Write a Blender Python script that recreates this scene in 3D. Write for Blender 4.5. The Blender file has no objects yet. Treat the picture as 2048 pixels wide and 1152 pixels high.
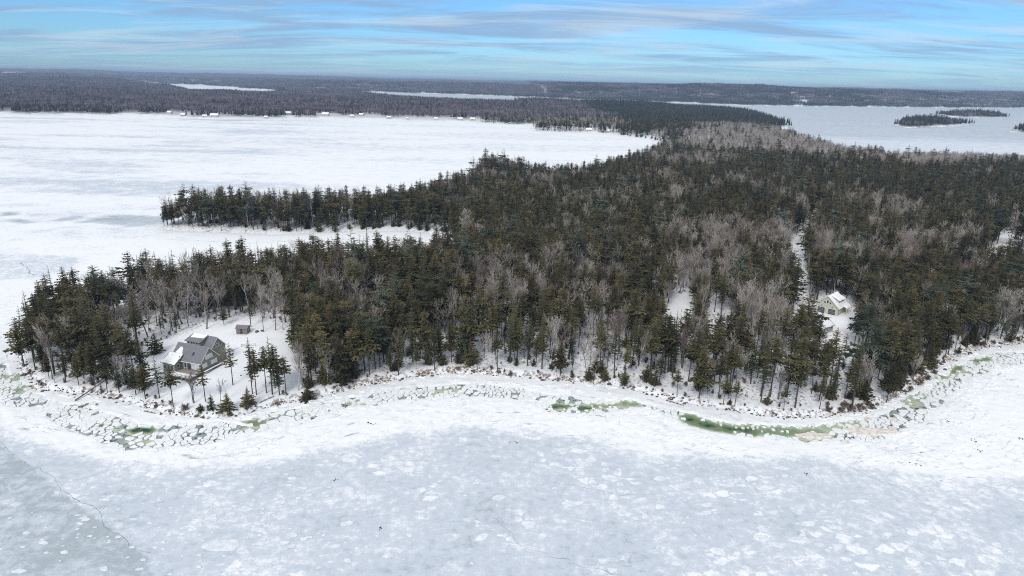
import bpy, math, random
import numpy as np
from mathutils import Vector, Matrix

# ------------------------------------------------------------------ camera
CAM_H, FPX = 100.0, 1365.0
HAZE = 0.00008
PITCH, ROLL = math.radians(16.85), math.radians(1.35)
CF = np.array([0, math.cos(PITCH), -math.sin(PITCH)])
_r0 = np.array([1.0, 0, 0]); _u0 = np.cross(_r0, CF)
CR = _r0 * math.cos(ROLL) + _u0 * math.sin(ROLL)
CU = _u0 * math.cos(ROLL) - _r0 * math.sin(ROLL)
CC = np.array([0, 0, CAM_H])
scene = bpy.context.scene
COL = scene.collection
cd = bpy.data.cameras.new('camera'); cam = bpy.data.objects.new('camera', cd); COL.objects.link(cam)
cd.sensor_width = 36.0; cd.lens = FPX / 2048.0 * 36.0
cd.clip_start = 1.0; cd.clip_end = 200000.0
cam.matrix_world = Matrix(((CR[0], CU[0], -CF[0], 0), (CR[1], CU[1], -CF[1], 0), (CR[2], CU[2], -CF[2], CAM_H), (0, 0, 0, 1)))
scene.camera = cam

# ------------------------------------------------------------------ sky, sun, exposure
SUN_EL, SUN_AZ = math.radians(40), math.radians(200)      # azimuth from +Y towards +X: behind the camera, a little to the left
world = bpy.data.worlds.new('World'); scene.world = world; world.use_nodes = True
wt = world.node_tree; wt.nodes.clear()
def wn(t, **k):
    n = wt.nodes.new(t)
    for a, v in k.items(): setattr(n, a, v)
    return n
sky = wn('ShaderNodeTexSky', sky_type='NISHITA', sun_disc=False, sun_elevation=SUN_EL, sun_rotation=SUN_AZ,
         altitude=100, air_density=1.0, dust_density=0.3, ozone_density=2.5)
tc = wn('ShaderNodeTexCoord'); sep = wn('ShaderNodeSeparateXYZ'); wt.links.new(tc.outputs['Generated'], sep.inputs[0])
def wmath(op, a, b=None, c=None):
    n = wn('ShaderNodeMath', operation=op)
    for i, v in enumerate((a, b, c)):
        if v is None: continue
        if isinstance(v, (int, float)): n.inputs[i].default_value = v
        else: wt.links.new(v, n.inputs[i])
    return n.outputs[0]
zz = wmath('ADD', wmath('MAXIMUM', sep.outputs[2], 0.0), 0.085)
cu = wmath('DIVIDE', sep.outputs[0], zz); cv = wmath('DIVIDE', sep.outputs[1], zz)
def wcloud(su, sv, off, scale, detail, rough, dist):
    cb = wn('ShaderNodeCombineXYZ')
    wt.links.new(wmath('MULTIPLY_ADD', cu, su, off), cb.inputs[0]); wt.links.new(wmath('MULTIPLY_ADD', cv, sv, off * 0.37), cb.inputs[1])
    n = wn('ShaderNodeTexNoise'); n.inputs['Scale'].default_value = scale; n.inputs['Detail'].default_value = detail
    n.inputs['Roughness'].default_value = rough; n.inputs['Distortion'].default_value = dist
    wt.links.new(cb.outputs[0], n.inputs['Vector']); return n.outputs['Fac']
def wramp(fac, lo, hi):
    n = wn('ShaderNodeMapRange', interpolation_type='SMOOTHSTEP'); n.inputs[1].default_value = lo; n.inputs[2].default_value = hi
    wt.links.new(fac, n.inputs[0]); return n.outputs[0]
def wmix(fac, a, b, blend='MIX'):
    n = wn('ShaderNodeMix', data_type='RGBA', blend_type=blend)
    if isinstance(fac, (int, float)): n.inputs[0].default_value = fac
    else: wt.links.new(fac, n.inputs[0])
    for s, v in ((6, a), (7, b)):
        if isinstance(v, tuple): n.inputs[s].default_value = (*v, 1)
        else: wt.links.new(v, n.inputs[s])
    return n.outputs[2]
SKY_K = 7.0
tint = wmix(1.0, sky.outputs[0], (0.37, 0.63, 0.94), 'MULTIPLY')
grey = wramp(wcloud(0.42, 1.05, 3.1, 1.0, 9, 0.60, 0.9), 0.40, 0.60)
white = wramp(wcloud(0.50, 1.3, 9.4, 1.0, 9, 0.62, 1.2), 0.46, 0.68)
s1 = wmix(wmath('MULTIPLY', grey, wmath('MULTIPLY', wramp(sep.outputs[2], -0.02, 0.045), 0.85)), tint, (0.30 * SKY_K, 0.46 * SKY_K, 0.69 * SKY_K))
s2 = wmix(wmath('MULTIPLY', white, 0.6), s1, (0.62 * SKY_K, 0.74 * SKY_K, 0.86 * SKY_K))
deck = wmix(wcloud(0.5, 0.5, 5.2, 1.2, 6, 0.55, 0.3), (0.65 * SKY_K, 0.69 * SKY_K, 0.75 * SKY_K), (0.95 * SKY_K, 0.96 * SKY_K, 0.98 * SKY_K))
s2 = wmix(wmath('MULTIPLY', wramp(sep.outputs[2], 0.14, 0.45), 0.94), s2, deck)      # the soft light comes from cloud closing in overhead
bg = wn('ShaderNodeBackground'); bg.inputs['Strength'].default_value = 0.13
wo = wn('ShaderNodeOutputWorld'); wt.links.new(s2, bg.inputs['Color']); wt.links.new(bg.outputs[0], wo.inputs['Surface'])
sd_ = bpy.data.lights.new('sun', 'SUN'); sd_.energy = 1.8; sd_.angle = math.radians(16); sd_.color = (1.0, 0.94, 0.85)
sun = bpy.data.objects.new('sun', sd_); COL.objects.link(sun)
sdir = Vector((math.sin(SUN_AZ) * math.cos(SUN_EL), math.cos(SUN_AZ) * math.cos(SUN_EL), math.sin(SUN_EL)))
sun.rotation_euler = sdir.to_track_quat('Z', 'Y').to_euler(); sun.location = (0, 0, 400)
scene.view_settings.view_transform = 'Standard'; scene.view_settings.look = 'None'
scene.view_settings.exposure = 0.14; scene.view_settings.gamma = 1.0
scene.render.engine = 'CYCLES'
scene.cycles.max_bounces = 5; scene.cycles.diffuse_bounces = 3; scene.cycles.glossy_bounces = 2; scene.cycles.transmission_bounces = 2
scene.cycles.filter_width = 1.05; scene.cycles.volume_bounces = 0; scene.cycles.use_denoising = False
scene.cycles.caustics_reflective = False; scene.cycles.caustics_refractive = False

# ------------------------------------------------------------------ numbers: projection, noise, distances
def G(px, py, z=0.0):
    d = CF + CR * (px - 1024) / FPX + CU * (576 - py) / FPX
    return CC + d * ((z - CAM_H) / d[2])
def PIX(x, y, z):
    wx, wy, wz = x, y, z - CAM_H
    dep = wx * CF[0] + wy * CF[1] + wz * CF[2]
    dep = np.maximum(dep, 1.0)
    return (1024 + FPX * (wx * CR[0] + wy * CR[1] + wz * CR[2]) / dep, 576 - FPX * (wx * CU[0] + wy * CU[1] + wz * CU[2]) / dep)
def _hash(ix, iy, seed):
    h = (ix.astype(np.int64) * 374761393 + iy.astype(np.int64) * 668265263 + seed * 1442695041) & 0xFFFFFFFF
    h = ((h ^ (h >> 13)) * 1274126177) & 0xFFFFFFFF
    return ((h ^ (h >> 16)) & 0xFFFFFF) / float(0xFFFFFF)
def vnoise(x, y, seed=0):
    x = np.asarray(x, float); y = np.asarray(y, float)
    ix = np.floor(x); iy = np.floor(y); fx = x - ix; fy = y - iy
    fx = fx * fx * (3 - 2 * fx); fy = fy * fy * (3 - 2 * fy)
    a = _hash(ix, iy, seed); b = _hash(ix + 1, iy, seed); c = _hash(ix, iy + 1, seed); d = _hash(ix + 1, iy + 1, seed)
    return (a * (1 - fx) + b * fx) * (1 - fy) + (c * (1 - fx) + d * fx) * fy
def fbm(x, y, seed=0, n=4):
    t = 0; a = 0.5; s = 0
    for i in range(n):
        t = t + a * vnoise(np.asarray(x) * 2 ** i + 17.3 * i, np.asarray(y) * 2 ** i - 9.1 * i, seed + i); s += a; a *= 0.5
    return t / s
def sm(x, lo=0.0, hi=1.0):
    t = np.clip((np.asarray(x, float) - lo) / (hi - lo), 0, 1); return t * t * (3 - 2 * t)
def world_poly(pts, z=0.0):
    return np.array([G(px, py, z)[:2] for px, py in pts])
def poly_sd(x, y, P, want_s=False):
    """signed distance to closed polygon, negative inside; optionally arc length of the nearest point"""
    x = np.asarray(x, float).ravel(); y = np.asarray(y, float).ravel()
    out = np.empty(x.size); so = np.empty(x.size) if want_s else None
    A = P; B = np.roll(P, -1, 0); D = B - A; L2 = (D ** 2).sum(1) + 1e-9; L = np.sqrt(L2); S0 = np.concatenate([[0], np.cumsum(L)[:-1]])
    for i in range(0, x.size, 20000):
        xx = x[i:i + 20000, None]; yy = y[i:i + 20000, None]
        t = np.clip(((xx - A[:, 0]) * D[:, 0] + (yy - A[:, 1]) * D[:, 1]) / L2, 0, 1)
        d2 = (xx - A[:, 0] - t * D[:, 0]) ** 2 + (yy - A[:, 1] - t * D[:, 1]) ** 2
        k = d2.argmin(1); r = np.arange(k.size); d = np.sqrt(d2[r, k])
        c = ((A[:, 1] > yy) != (B[:, 1] > yy)) & (xx < D[:, 0] * (yy - A[:, 1]) / (D[:, 1] + 1e-12) + A[:, 0])
        ins = (c.sum(1) % 2) == 1
        out[i:i + 20000] = np.where(ins, -d, d)
        if want_s: so[i:i + 20000] = S0[k] + t[r, k] * L[k]
    return (out, so) if want_s else out
def seg_d(x, y, pts):
    """distance to an open polyline"""
    A = pts[:-1]; D = pts[1:] - pts[:-1]; L2 = (D ** 2).sum(1) + 1e-9
    x = np.asarray(x, float).ravel()[:, None]; y = np.asarray(y, float).ravel()[:, None]
    t = np.clip(((x - A[:, 0]) * D[:, 0] + (y - A[:, 1]) * D[:, 1]) / L2, 0, 1)
    return np.sqrt(((x - A[:, 0] - t * D[:, 0]) ** 2 + (y - A[:, 1] - t * D[:, 1]) ** 2).min(1))

# ------------------------------------------------------------------ the map: water bodies and islets (picture points laid on sea level)
FRONT_SHORE = [(30, 700), (42, 742), (78, 780), (135, 788), (190, 792), (250, 806), (330, 829), (400, 836), (470, 834), (520, 822), (560, 811), (640, 795), (720, 775),
               (800, 761), (870, 751), (950, 748), (1050, 756), (1120, 764), (1200, 770), (1280, 785), (1350, 805), (1430, 817), (1500, 829), (1580, 839),
               (1640, 837), (1720, 826), (1780, 805), (1830, 774), (1880, 738), (1920, 713), (1960, 700), (2048, 688), (2200, 668), (2500, 640)]
W0 = np.vstack([world_poly([(-700, 205), (-300, 217), (0, 226), (120, 228), (240, 231), (265, 230), (330, 233), (420, 238), (560, 239), (578, 234), (640, 236), (760, 239),
     (830, 242), (950, 245), (1063, 250), (1068, 262), (1150, 265), (1230, 269), (1290, 277), (1345, 291), (1322, 301), (1290, 320), (1215, 347), (1190, 362), (1100, 368),
     (1040, 366), (960, 360), (930, 376), (850, 404), (760, 428), (650, 432), (500, 430), (400, 434), (345, 442), (318, 452), (322, 461), (400, 464), (550, 469), (640, 466),
     (720, 463), (800, 461), (850, 466), (900, 479), (928, 495), (922, 515), (880, 530), (820, 545), (760, 556), (600, 568), (480, 580), (380, 594), (250, 612), (150, 632),
     (80, 652), (42, 676)] + FRONT_SHORE), np.array([[900, 150], [600, -200], [-900, -200], [-3500, 800]])])
W1 = world_poly([(715, 188), (800, 198), (900, 206), (1000, 211), (1150, 214), (1300, 216), (1440, 221), (1500, 227), (1548, 243), (1578, 254), (1552, 260), (1600, 283),
     (1700, 312), (1780, 325), (1850, 325), (1950, 330), (2048, 334), (2400, 345), (2400, 219), (2048, 216), (1900, 216), (1700, 213.5), (1600, 212.5), (1510, 211),
     (1470, 210), (1380, 206), (1300, 204), (1150, 199), (1000, 192), (900, 188.5), (720, 184)])
W2 = world_poly([(225, 166), (330, 172), (390, 186), (470, 191), (545, 190), (560, 181), (480, 176), (400, 170), (300, 167), (235, 164.5)])
ISLETS = [world_poly(p) for p in (
    [(1790, 251), (1815, 255), (1880, 253), (1935, 250), (1940, 249), (1890, 247), (1850, 245), (1800, 247)],
    [(1885, 231), (1905, 234), (1960, 235), (2003, 236), (2003, 233), (1960, 231), (1900, 229.5)],
    [(2018, 264), (2060, 266), (2120, 266), (2120, 261), (2050, 260)],
    [(1036, 202), (1150, 206), (1150, 204.5), (1040, 200.5)])]
def land_sd(x, y):
    x = np.asarray(x, float).ravel(); y = np.asarray(y, float).ravel()
    r = np.hypot(x, y)
    n = (fbm(x / 9, y / 9, 3, 3) - .5) * 3.0 + (fbm(x / 70, y / 70, 5, 3) - .5) * np.clip(r * .02 - 4, 0, 60)
    d = np.minimum(np.minimum(poly_sd(x, y, W0), poly_sd(x, y, W1)), poly_sd(x, y, W2))
    for I in ISLETS: d = np.maximum(d, -poly_sd(x, y, I))
    return d + n
SITE = {}      # levelled places: name -> (x, y, radius, z)
def elev(x, y, sd=None):
    x = np.asarray(x, float).ravel(); y = np.asarray(y, float).ravel()
    if sd is None: sd = land_sd(x, y)
    r = np.hypot(x, y)
    e = 1.5 * sm(sd, 0, 3.5) + 1.8 * sm(sd, 3, 24) + 4.0 * sm(sd, 24, 90) + (fbm(x / 6, y / 6, 11, 3) - .5) * .5 * sm(sd, 0, 5)
    inl = sm(sd, 60, 500)
    e = e + inl * (fbm(x / 420, y / 420, 21, 3) - .3) * (6 + np.clip((r - 600) / 2200, 0, 1) * 36)
    far = sm(r, 4200, 5200)
    e = e + far * sm(sd, 0, 420) * np.where(x > 200, 46 + 40 * fbm(x / 800, y / 1500, 31, 3), 8 + 46 * fbm(x / 900, y / 900, 33, 3))
    e = e + sm(r, 7500, 12000) * (6 + 60 * fbm(x / 2600, y / 3000, 41, 4)) * np.where(x > 200, .55, 1.0)
    e = np.where(sd < 0, np.maximum(sd * .5, -1.6), e)
    for (sx, sy, rad, z) in SITE.values():
        k = 1 - sm(np.hypot(x - sx, y - sy), rad * .6, rad * 1.35)
        e = e * (1 - k) + z * k
    return e
def GP(px, py, dz=0.0):
    """ground point under a picture point"""
    z = 3.0
    for _ in range(5):
        p = G(px, py, z + dz); z = float(elev([p[0]], [p[1]])[0])
    p = G(px, py, z + dz); return np.array([p[0], p[1], z])
# distant houses stand on the first ground behind the far shore: picture column, row to start from, how far back from the water
def shore_place(px, py, back):
    for k in range(400):
        p = G(px, py + 8 - k * .05)
        if float(land_sd([p[0]], [p[1]])[0]) > back: break
    return p[:2]
FAR_HOUSES = [(576, 238, 30, 16, 11, 6, 10, 'far_grey', 'distant dark house with snowy roof above the white boat ramp'), (650, 240, 26, 20, 12, 6, -5, 'far_white', 'broad distant white house on the bay shore right of the ramp'),
          (428, 240, 22, 20, 11, 5.5, 4, 'far_white', 'distant white house in the middle of the far shore lots'), (410, 240, 10, 10, 9, 4, 30, 'far_white', 'small distant white outbuilding left of the white shore house'),
          (338, 236, 34, 12, 9, 5, -10, 'far_white', 'leftmost distant white house above the far bay shore'), (366, 238, 12, 12, 8, 4, 8, 'far_grey', 'low distant house at a snowy lot on the far shore'),
          (532, 241, 12, 8, 7, 4, 12, 'far_white', 'tiny distant cottage among the dark far shore spruces'), (704, 241, 12, 9, 8, 5, 5, 'far_white', 'distant white cottage low on the shore right of the broad house'),
          (722, 241, 48, 12, 9, 5, -8, 'far_white', 'distant white house set higher up the slope among bare trees'), (778, 243, 12, 12, 8, 4, 6, 'far_grey', 'distant grey cottage at the dark shore bend'),
          (814, 244, 14, 6, 6, 4, 0, 'far_white', 'single tiny white cottage on the dark far shore'), (872, 246, 16, 10, 8, 4, 8, 'far_white', 'distant cottage with a snowy lawn on the dark far shore'),
          (920, 247, 16, 14, 9, 5, -6, 'far_white', 'distant pair side house with snowy yard at the far shore'), (945, 248, 18, 12, 9, 5.5, 6, 'far_white', 'rightmost distant white house on the far bay shore'),
          (1178, 269, 14, 14, 9, 4, 10, 'far_white', 'distant white house behind the wooded point in the bay'), (1216, 273, 12, 8, 7, 4, -5, 'far_grey', 'small distant cottage right of the point house')]
FAR_HOUSES = [(shore_place(*h[:3]),) + h[3:] for h in FAR_HOUSES]
_h = G(382, 705, 4.2); SITE['house'] = (_h[0], _h[1] + 2.5, 10.5, 4.2)
_g = G(1676, 618, 6.0); SITE['garage'] = (_g[0], _g[1], 16, 6.0)
_c = G(1648, 660, 5.0); SITE['cottage'] = (_c[0], _c[1], 9, 5.0)

# ------------------------------------------------------------------ materials
MAT = {}
class NT:
    def __init__(s, name, rough=.8, spec=.3):
        s.m = bpy.data.materials.new(name); s.m.use_nodes = True; s.t = s.m.node_tree
        s.b = s.t.nodes['Principled BSDF']; s.b.inputs['Roughness'].default_value = rough
        s.b.inputs['Specular IOR Level'].default_value = spec; MAT[name] = s.m
    def n(s, t, **k):
        n = s.t.nodes.new(t)
        for a, v in k.items(): setattr(n, a, v)
        return n
    def put(s, v, sock):
        if isinstance(v, tuple): sock.default_value = v if len(v) == len(sock.default_value) else (*v, 1)
        elif isinstance(v, (int, float)): sock.default_value = v
        else: s.t.links.new(v, sock)
    def pos(s, scale=(1, 1, 1), obj=False):
        g = s.n('ShaderNodeTexCoord').outputs['Object'] if obj else s.n('ShaderNodeNewGeometry').outputs['Position']
        m = s.n('ShaderNodeMapping'); m.inputs['Scale'].default_value = scale; s.t.links.new(g, m.inputs[0]); return m.outputs[0]
    def noise(s, scale, detail=4, rough=.55, vec=None, dist=0.0):
        n = s.n('ShaderNodeTexNoise'); n.inputs['Scale'].default_value = scale; n.inputs['Detail'].default_value = detail
        n.inputs['Roughness'].default_value = rough; n.inputs['Distortion'].default_value = dist
        s.t.links.new(vec if vec is not None else s.pos(), n.inputs['Vector']); return n.outputs['Fac']
    def vor(s, scale, vec=None, feature='F1', rnd=1.0):
        n = s.n('ShaderNodeTexVoronoi', feature=feature); n.inputs['Scale'].default_value = scale; n.inputs['Randomness'].default_value = rnd
        s.t.links.new(vec if vec is not None else s.pos(), n.inputs['Vector']); return n
    def ramp(s, fac, lo, hi, a=0.0, b=1.0):
        n = s.n('ShaderNodeMapRange', interpolation_type='SMOOTHSTEP')
        s.put(fac, n.inputs[0])
        for i, v in zip((1, 2, 3, 4), (lo, hi, a, b)): s.put(v, n.inputs[i])
        return n.outputs[0]
    def math(s, op, a, b=0.0, clamp=False):
        n = s.n('ShaderNodeMath', operation=op, use_clamp=clamp); s.put(a, n.inputs[0]); s.put(b, n.inputs[1]); return n.outputs[0]
    def mix(s, fac, a, b, blend='MIX'):
        n = s.n('ShaderNodeMix', data_type='RGBA', blend_type=blend); s.put(fac, n.inputs[0]); s.put(a, n.inputs[6]); s.put(b, n.inputs[7]); return n.outputs[2]
    def attr(s, name): return s.n('ShaderNodeAttribute', attribute_name=name).outputs['Fac']
    def rnd(s): return s.n('ShaderNodeObjectInfo').outputs['Random']
    def bump(s, h, dist=.1, strength=1.0):
        n = s.n('ShaderNodeBump'); n.inputs['Distance'].default_value = dist; n.inputs['Strength'].default_value = strength
        s.put(h, n.inputs['Height']); s.t.links.new(n.outputs[0], s.b.inputs['Normal'])
    def col(s, v): s.put(v, s.b.inputs['Base Color']); return s

def flat(name, c, rough=.75, var=.12, scale=1.5, spec=.3):
    t = NT(name, rough, spec); n = t.noise(scale, 4)
    t.col(t.mix(t.ramp(n, .3, .7), tuple(v * (1 - var) for v in c), tuple(min(1, v * (1 + var)) for v in c))); return t
flat('trunk_grey', (.16, .14, .125)); flat('trunk_dark', (.075, .062, .052)); flat('birch_bark', (.50, .47, .44), var=.35, scale=2.0)
flat('rock', (.11, .095, .085), var=.4); flat('log', (.15, .12, .10)); flat('seaweed', (.06, .05, .035))
flat('siding_sage', (.215, .215, .165), .8); flat('siding_pale_green', (.49, .52, .42), .8, .06); flat('siding_grey', (.33, .36, .38), .8)
flat('shed_wood', (.20, .18, .165), .85); flat('trim_white', (.72, .72, .70), .6, .05); flat('garage_door', (.075, .085, .10), .5)
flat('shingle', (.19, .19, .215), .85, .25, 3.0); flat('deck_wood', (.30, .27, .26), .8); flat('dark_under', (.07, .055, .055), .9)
flat('brick', (.23, .13, .10), .9); flat('metal', (.45, .45, .46), .4); flat('door_wood', (.30, .15, .07), .6); flat('far_white', (.5, .5, .5)); flat('far_grey', (.30, .31, .33))
flat('far_roof', (.16, .16, .17)); flat('pole_wood', (.26, .22, .19)); flat('path_mud', (.36, .31, .26), .9, .3)
t = NT('glass', .12, .6); t.col((.035, .045, .055)); flat('blind', (.55, .58, .60), .6)
t = NT('snow', .75, .25); t.col(t.mix(t.noise(.5, 5), (.80, .83, .87), (.90, .91, .93))); t.bump(t.noise(1.1, 5), .12, .5)
# needles: colour varies per tree and per branch; brown cone-laden tops
def needles(name, dark, lite, brown):
    t = NT(name, .85, .12); r = t.rnd(); tone = t.attr('tone'); topb = t.attr('topb')
    c = t.mix(tone, dark, lite)
    b = t.math('MULTIPLY', topb, t.ramp(r, .25, .8), True)
    c = t.mix(t.math('MULTIPLY', b, .62), c, brown)
    g = t.ramp(t.math('FRACT', t.math('MULTIPLY', r, 7.31)), 0, 1, .62, 1.35)
    gc = t.n('ShaderNodeCombineXYZ'); [t.put(g, gc.inputs[i]) for i in range(3)]
    t.col(t.mix(1.0, c, gc.outputs[0], 'MULTIPLY'))
needles('spruce_needles', (.042, .043, .021), (.155, .138, .066), (.21, .145, .064))
needles('blue_needles', (.036, .042, .025), (.105, .110, .060), (.15, .11, .05))
needles('pine_needles', (.045, .060, .045), (.115, .135, .095), (.12, .12, .08))
t = NT('twigs', .85, .1); r = t.rnd(); t.col(t.mix(t.ramp(r, 0, 1), (.20, .165, .15), (.45, .415, .38)))
t = NT('twigs_brown', .9, .1); t.col(t.mix(t.rnd(), (.12, .085, .065), (.20, .15, .115)))
t = NT('dry_grass', .9, .1); t.col(t.mix(t.attr('tone'), (.20, .11, .055), (.40, .27, .14)))
# far canopy
t = NT('far_conifer', .9, .05); t.col(t.mix(t.math('MULTIPLY', t.math('ADD', t.attr('tone'), t.rnd()), .5), (.018, .024, .018), (.060, .062, .044)))
t = NT('far_hardwood', .9, .05); t.col(t.mix(t.math('MULTIPLY', t.math('ADD', t.attr('tone'), t.rnd()), .5), (.10, .083, .10), (.30, .255, .285)))
# ground
t = NT('ground_snow', .8, .2)
n1 = t.noise(.12, 5, .6); n2 = t.noise(.9, 5, .65); snow = t.mix(t.noise(.05, 3), (.78, .81, .86), (.88, .90, .93))
lit = t.math('MULTIPLY', t.attr('litter'), t.ramp(n2, .50, .66), True)
c = t.mix(t.math('MULTIPLY', lit, .8), snow, (.085, .065, .05))
rk = t.math('MULTIPLY', t.attr('bank'), t.ramp(t.noise(.55, 5, .7), .49, .60), True)
c = t.mix(rk, c, t.mix(t.noise(.3, 3), (.10, .085, .075), (.24, .15, .09)))
can = t.attr('canopy'); fo = t.mix(t.ramp(t.noise(.012, 5, .7), .35, .68), (.030, .034, .030), (.13, .105, .108))
t.col(t.mix(can, c, fo)); t.bump(t.noise(.7, 5, .6), .25, .5)
# sea ice: grey thin ice to snow-covered ice by the attribute snow; brash ridges run along the shore (attributes along / off)
t = NT('sea_ice', .62, .25)
sn = t.attr('snow'); nA = t.noise(.06, 6, .6); nB = t.noise(.45, 6, .62); nC = t.noise(2.2, 4, .6)
k = t.math('ADD', sn, t.math('MULTIPLY', t.math('SUBTRACT', nA, .5), .9)); k = t.math('ADD', k, t.math('MULTIPLY', t.math('SUBTRACT', nB, .5), 1.1))
k = t.math('ADD', k, t.math('MULTIPLY', t.math('SUBTRACT', nC, .5), .55))
wv = t.n('ShaderNodeTexNoise'); wv.inputs['Scale'].default_value = .9; wv.inputs['Detail'].default_value = 3; t.t.links.new(t.pos(), wv.inputs['Vector'])
va = t.n('ShaderNodeVectorMath', operation='MULTIPLY_ADD'); t.t.links.new(wv.outputs['Color'], va.inputs[0]); va.inputs[1].default_value = (1.5, 1.5, 0); t.t.links.new(t.pos((.75, 1.0, 0)), va.inputs[2])
vp = t.vor(.38, va.outputs[0], 'F1'); ve = t.vor(.38, va.outputs[0], 'DISTANCE_TO_EDGE'); vl = t.vor(.085, va.outputs[0], 'DISTANCE_TO_EDGE')
k = t.math('SUBTRACT', k, t.math('MULTIPLY', t.ramp(vl.outputs['Distance'], .03, .0), .07))
sepc = t.n('ShaderNodeSeparateColor'); t.t.links.new(vp.outputs['Color'], sepc.inputs[0])
pan = t.math('MULTIPLY', t.ramp(sepc.outputs[0], .45, .9), t.ramp(ve.outputs['Distance'], .04, .13))
pan = t.math('MULTIPLY', pan, t.ramp(t.noise(.035, 3), .42, .60)); pan = t.math('MULTIPLY', pan, t.ramp(sn, .75, .5))
k = t.math('ADD', k, t.math('MULTIPLY', pan, .34))
c = t.mix(t.ramp(k, .05, .50), (.375, .43, .465), (.55, .605, .675)); c = t.mix(t.ramp(k, .48, .98), c, (.86, .885, .91))
cb = t.n('ShaderNodeCombineXYZ'); t.put(t.math('MULTIPLY', t.attr('along'), .10), cb.inputs[0]); t.put(t.math('MULTIPLY', t.attr('off'), .55), cb.inputs[1])
rn = t.noise(1.0, 5, .65, cb.outputs[0], .6)
rid = t.math('MULTIPLY', t.ramp(rn, .57, .67), t.attr('ridge')); rid = t.math('MULTIPLY', rid, t.ramp(t.noise(.20, 3), .42, .62))
c = t.mix(t.math('MULTIPLY', rid, .8), c, (.26, .29, .31))
st = t.math('MULTIPLY', t.ramp(t.noise(.03, 3), .66, .78), .25); c = t.mix(t.math('MULTIPLY', st, t.attr('ridge')), c, (.55, .47, .37))
t.col(c); t.bump(t.math('ADD', nB, t.math('MULTIPLY', rn, t.attr('ridge'))), .16, .6)
# water between the floes: slush, milky green, dark green
t = NT('sea_water', .25, .5)
ld = t.math('ADD', t.attr('lead'), t.math('MULTIPLY', t.math('SUBTRACT', t.noise(.35, 5), .5), .5))
c = t.mix(t.ramp(ld, .02, .25), (.30, .34, .33), (.46, .52, .39)); c = t.mix(t.ramp(ld, .34, .70), c, (.20, .27, .155)); c = t.mix(t.ramp(ld, .78, 1.0), c, (.022, .070, .052))
ck = t.ramp(t.noise(.8, 4, .6), .52, .60); c = t.mix(t.math('MULTIPLY', ck, t.ramp(ld, .5, .1)), c, (.045, .075, .065))
t.col(c); t.put(t.ramp(ld, .2, .8, .75, .12), t.b.inputs['Roughness'])
t = NT('floe', .75, .25); t.col(t.mix(t.ramp(t.noise(1.2, 4), .3, .7), (.70, .74, .77), (.90, .91, .92))); t.bump(t.noise(2, 4), .08, .5)
t = NT('floe_dirty', .8, .2); t.col(t.mix(t.ramp(t.noise(1.0, 5), .3, .7), (.58, .51, .45), (.84, .82, .79)))
t = NT('crack', .7, .2); t.col((.24, .27, .29))
t = NT('frozen_pan', .75, .2); t.col(t.mix(t.ramp(t.noise(.9, 5), .3, .75), (.60, .65, .71), (.80, .83, .87)))
t = NT('cliff', .9, .1); t.col(t.mix(t.ramp(t.noise(.05, 5, .7), .44, .54), (.10, .095, .11), (.75, .77, .80)))
# ------------------------------------------------------------------ mesh helpers
def np_mesh(name, V, Fs, mats, attrs=None, midx=None, smooth=False):
    """V (n,3); Fs list of int arrays (m,k)"""
    V = np.asarray(V, np.float32); Fs = [np.asarray(f, np.int32) for f in Fs if len(f)]
    me = bpy.data.meshes.new(name); me.vertices.add(len(V)); me.vertices.foreach_set('co', V.ravel())
    loops = np.concatenate([f.ravel() for f in Fs]); tot = np.concatenate([np.full(len(f), f.shape[1]) for f in Fs])
    st = np.concatenate([[0], np.cumsum(tot)[:-1]]).astype(np.int32)
    me.loops.add(len(loops)); me.loops.foreach_set('vertex_index', loops)
    me.polygons.add(len(tot)); me.polygons.foreach_set('loop_start', st)
    for m in mats: me.materials.append(MAT[m])
    if midx is not None: me.polygons.foreach_set('material_index', np.asarray(midx, np.int32))
    me.update(calc_edges=True)
    if smooth: me.polygons.foreach_set('use_smooth', np.ones(len(tot), bool))
    for k, v in (attrs or {}).items():
        me.attributes.new(k, 'FLOAT', 'POINT').data.foreach_set('value', np.asarray(v, np.float32))
    return me
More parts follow.
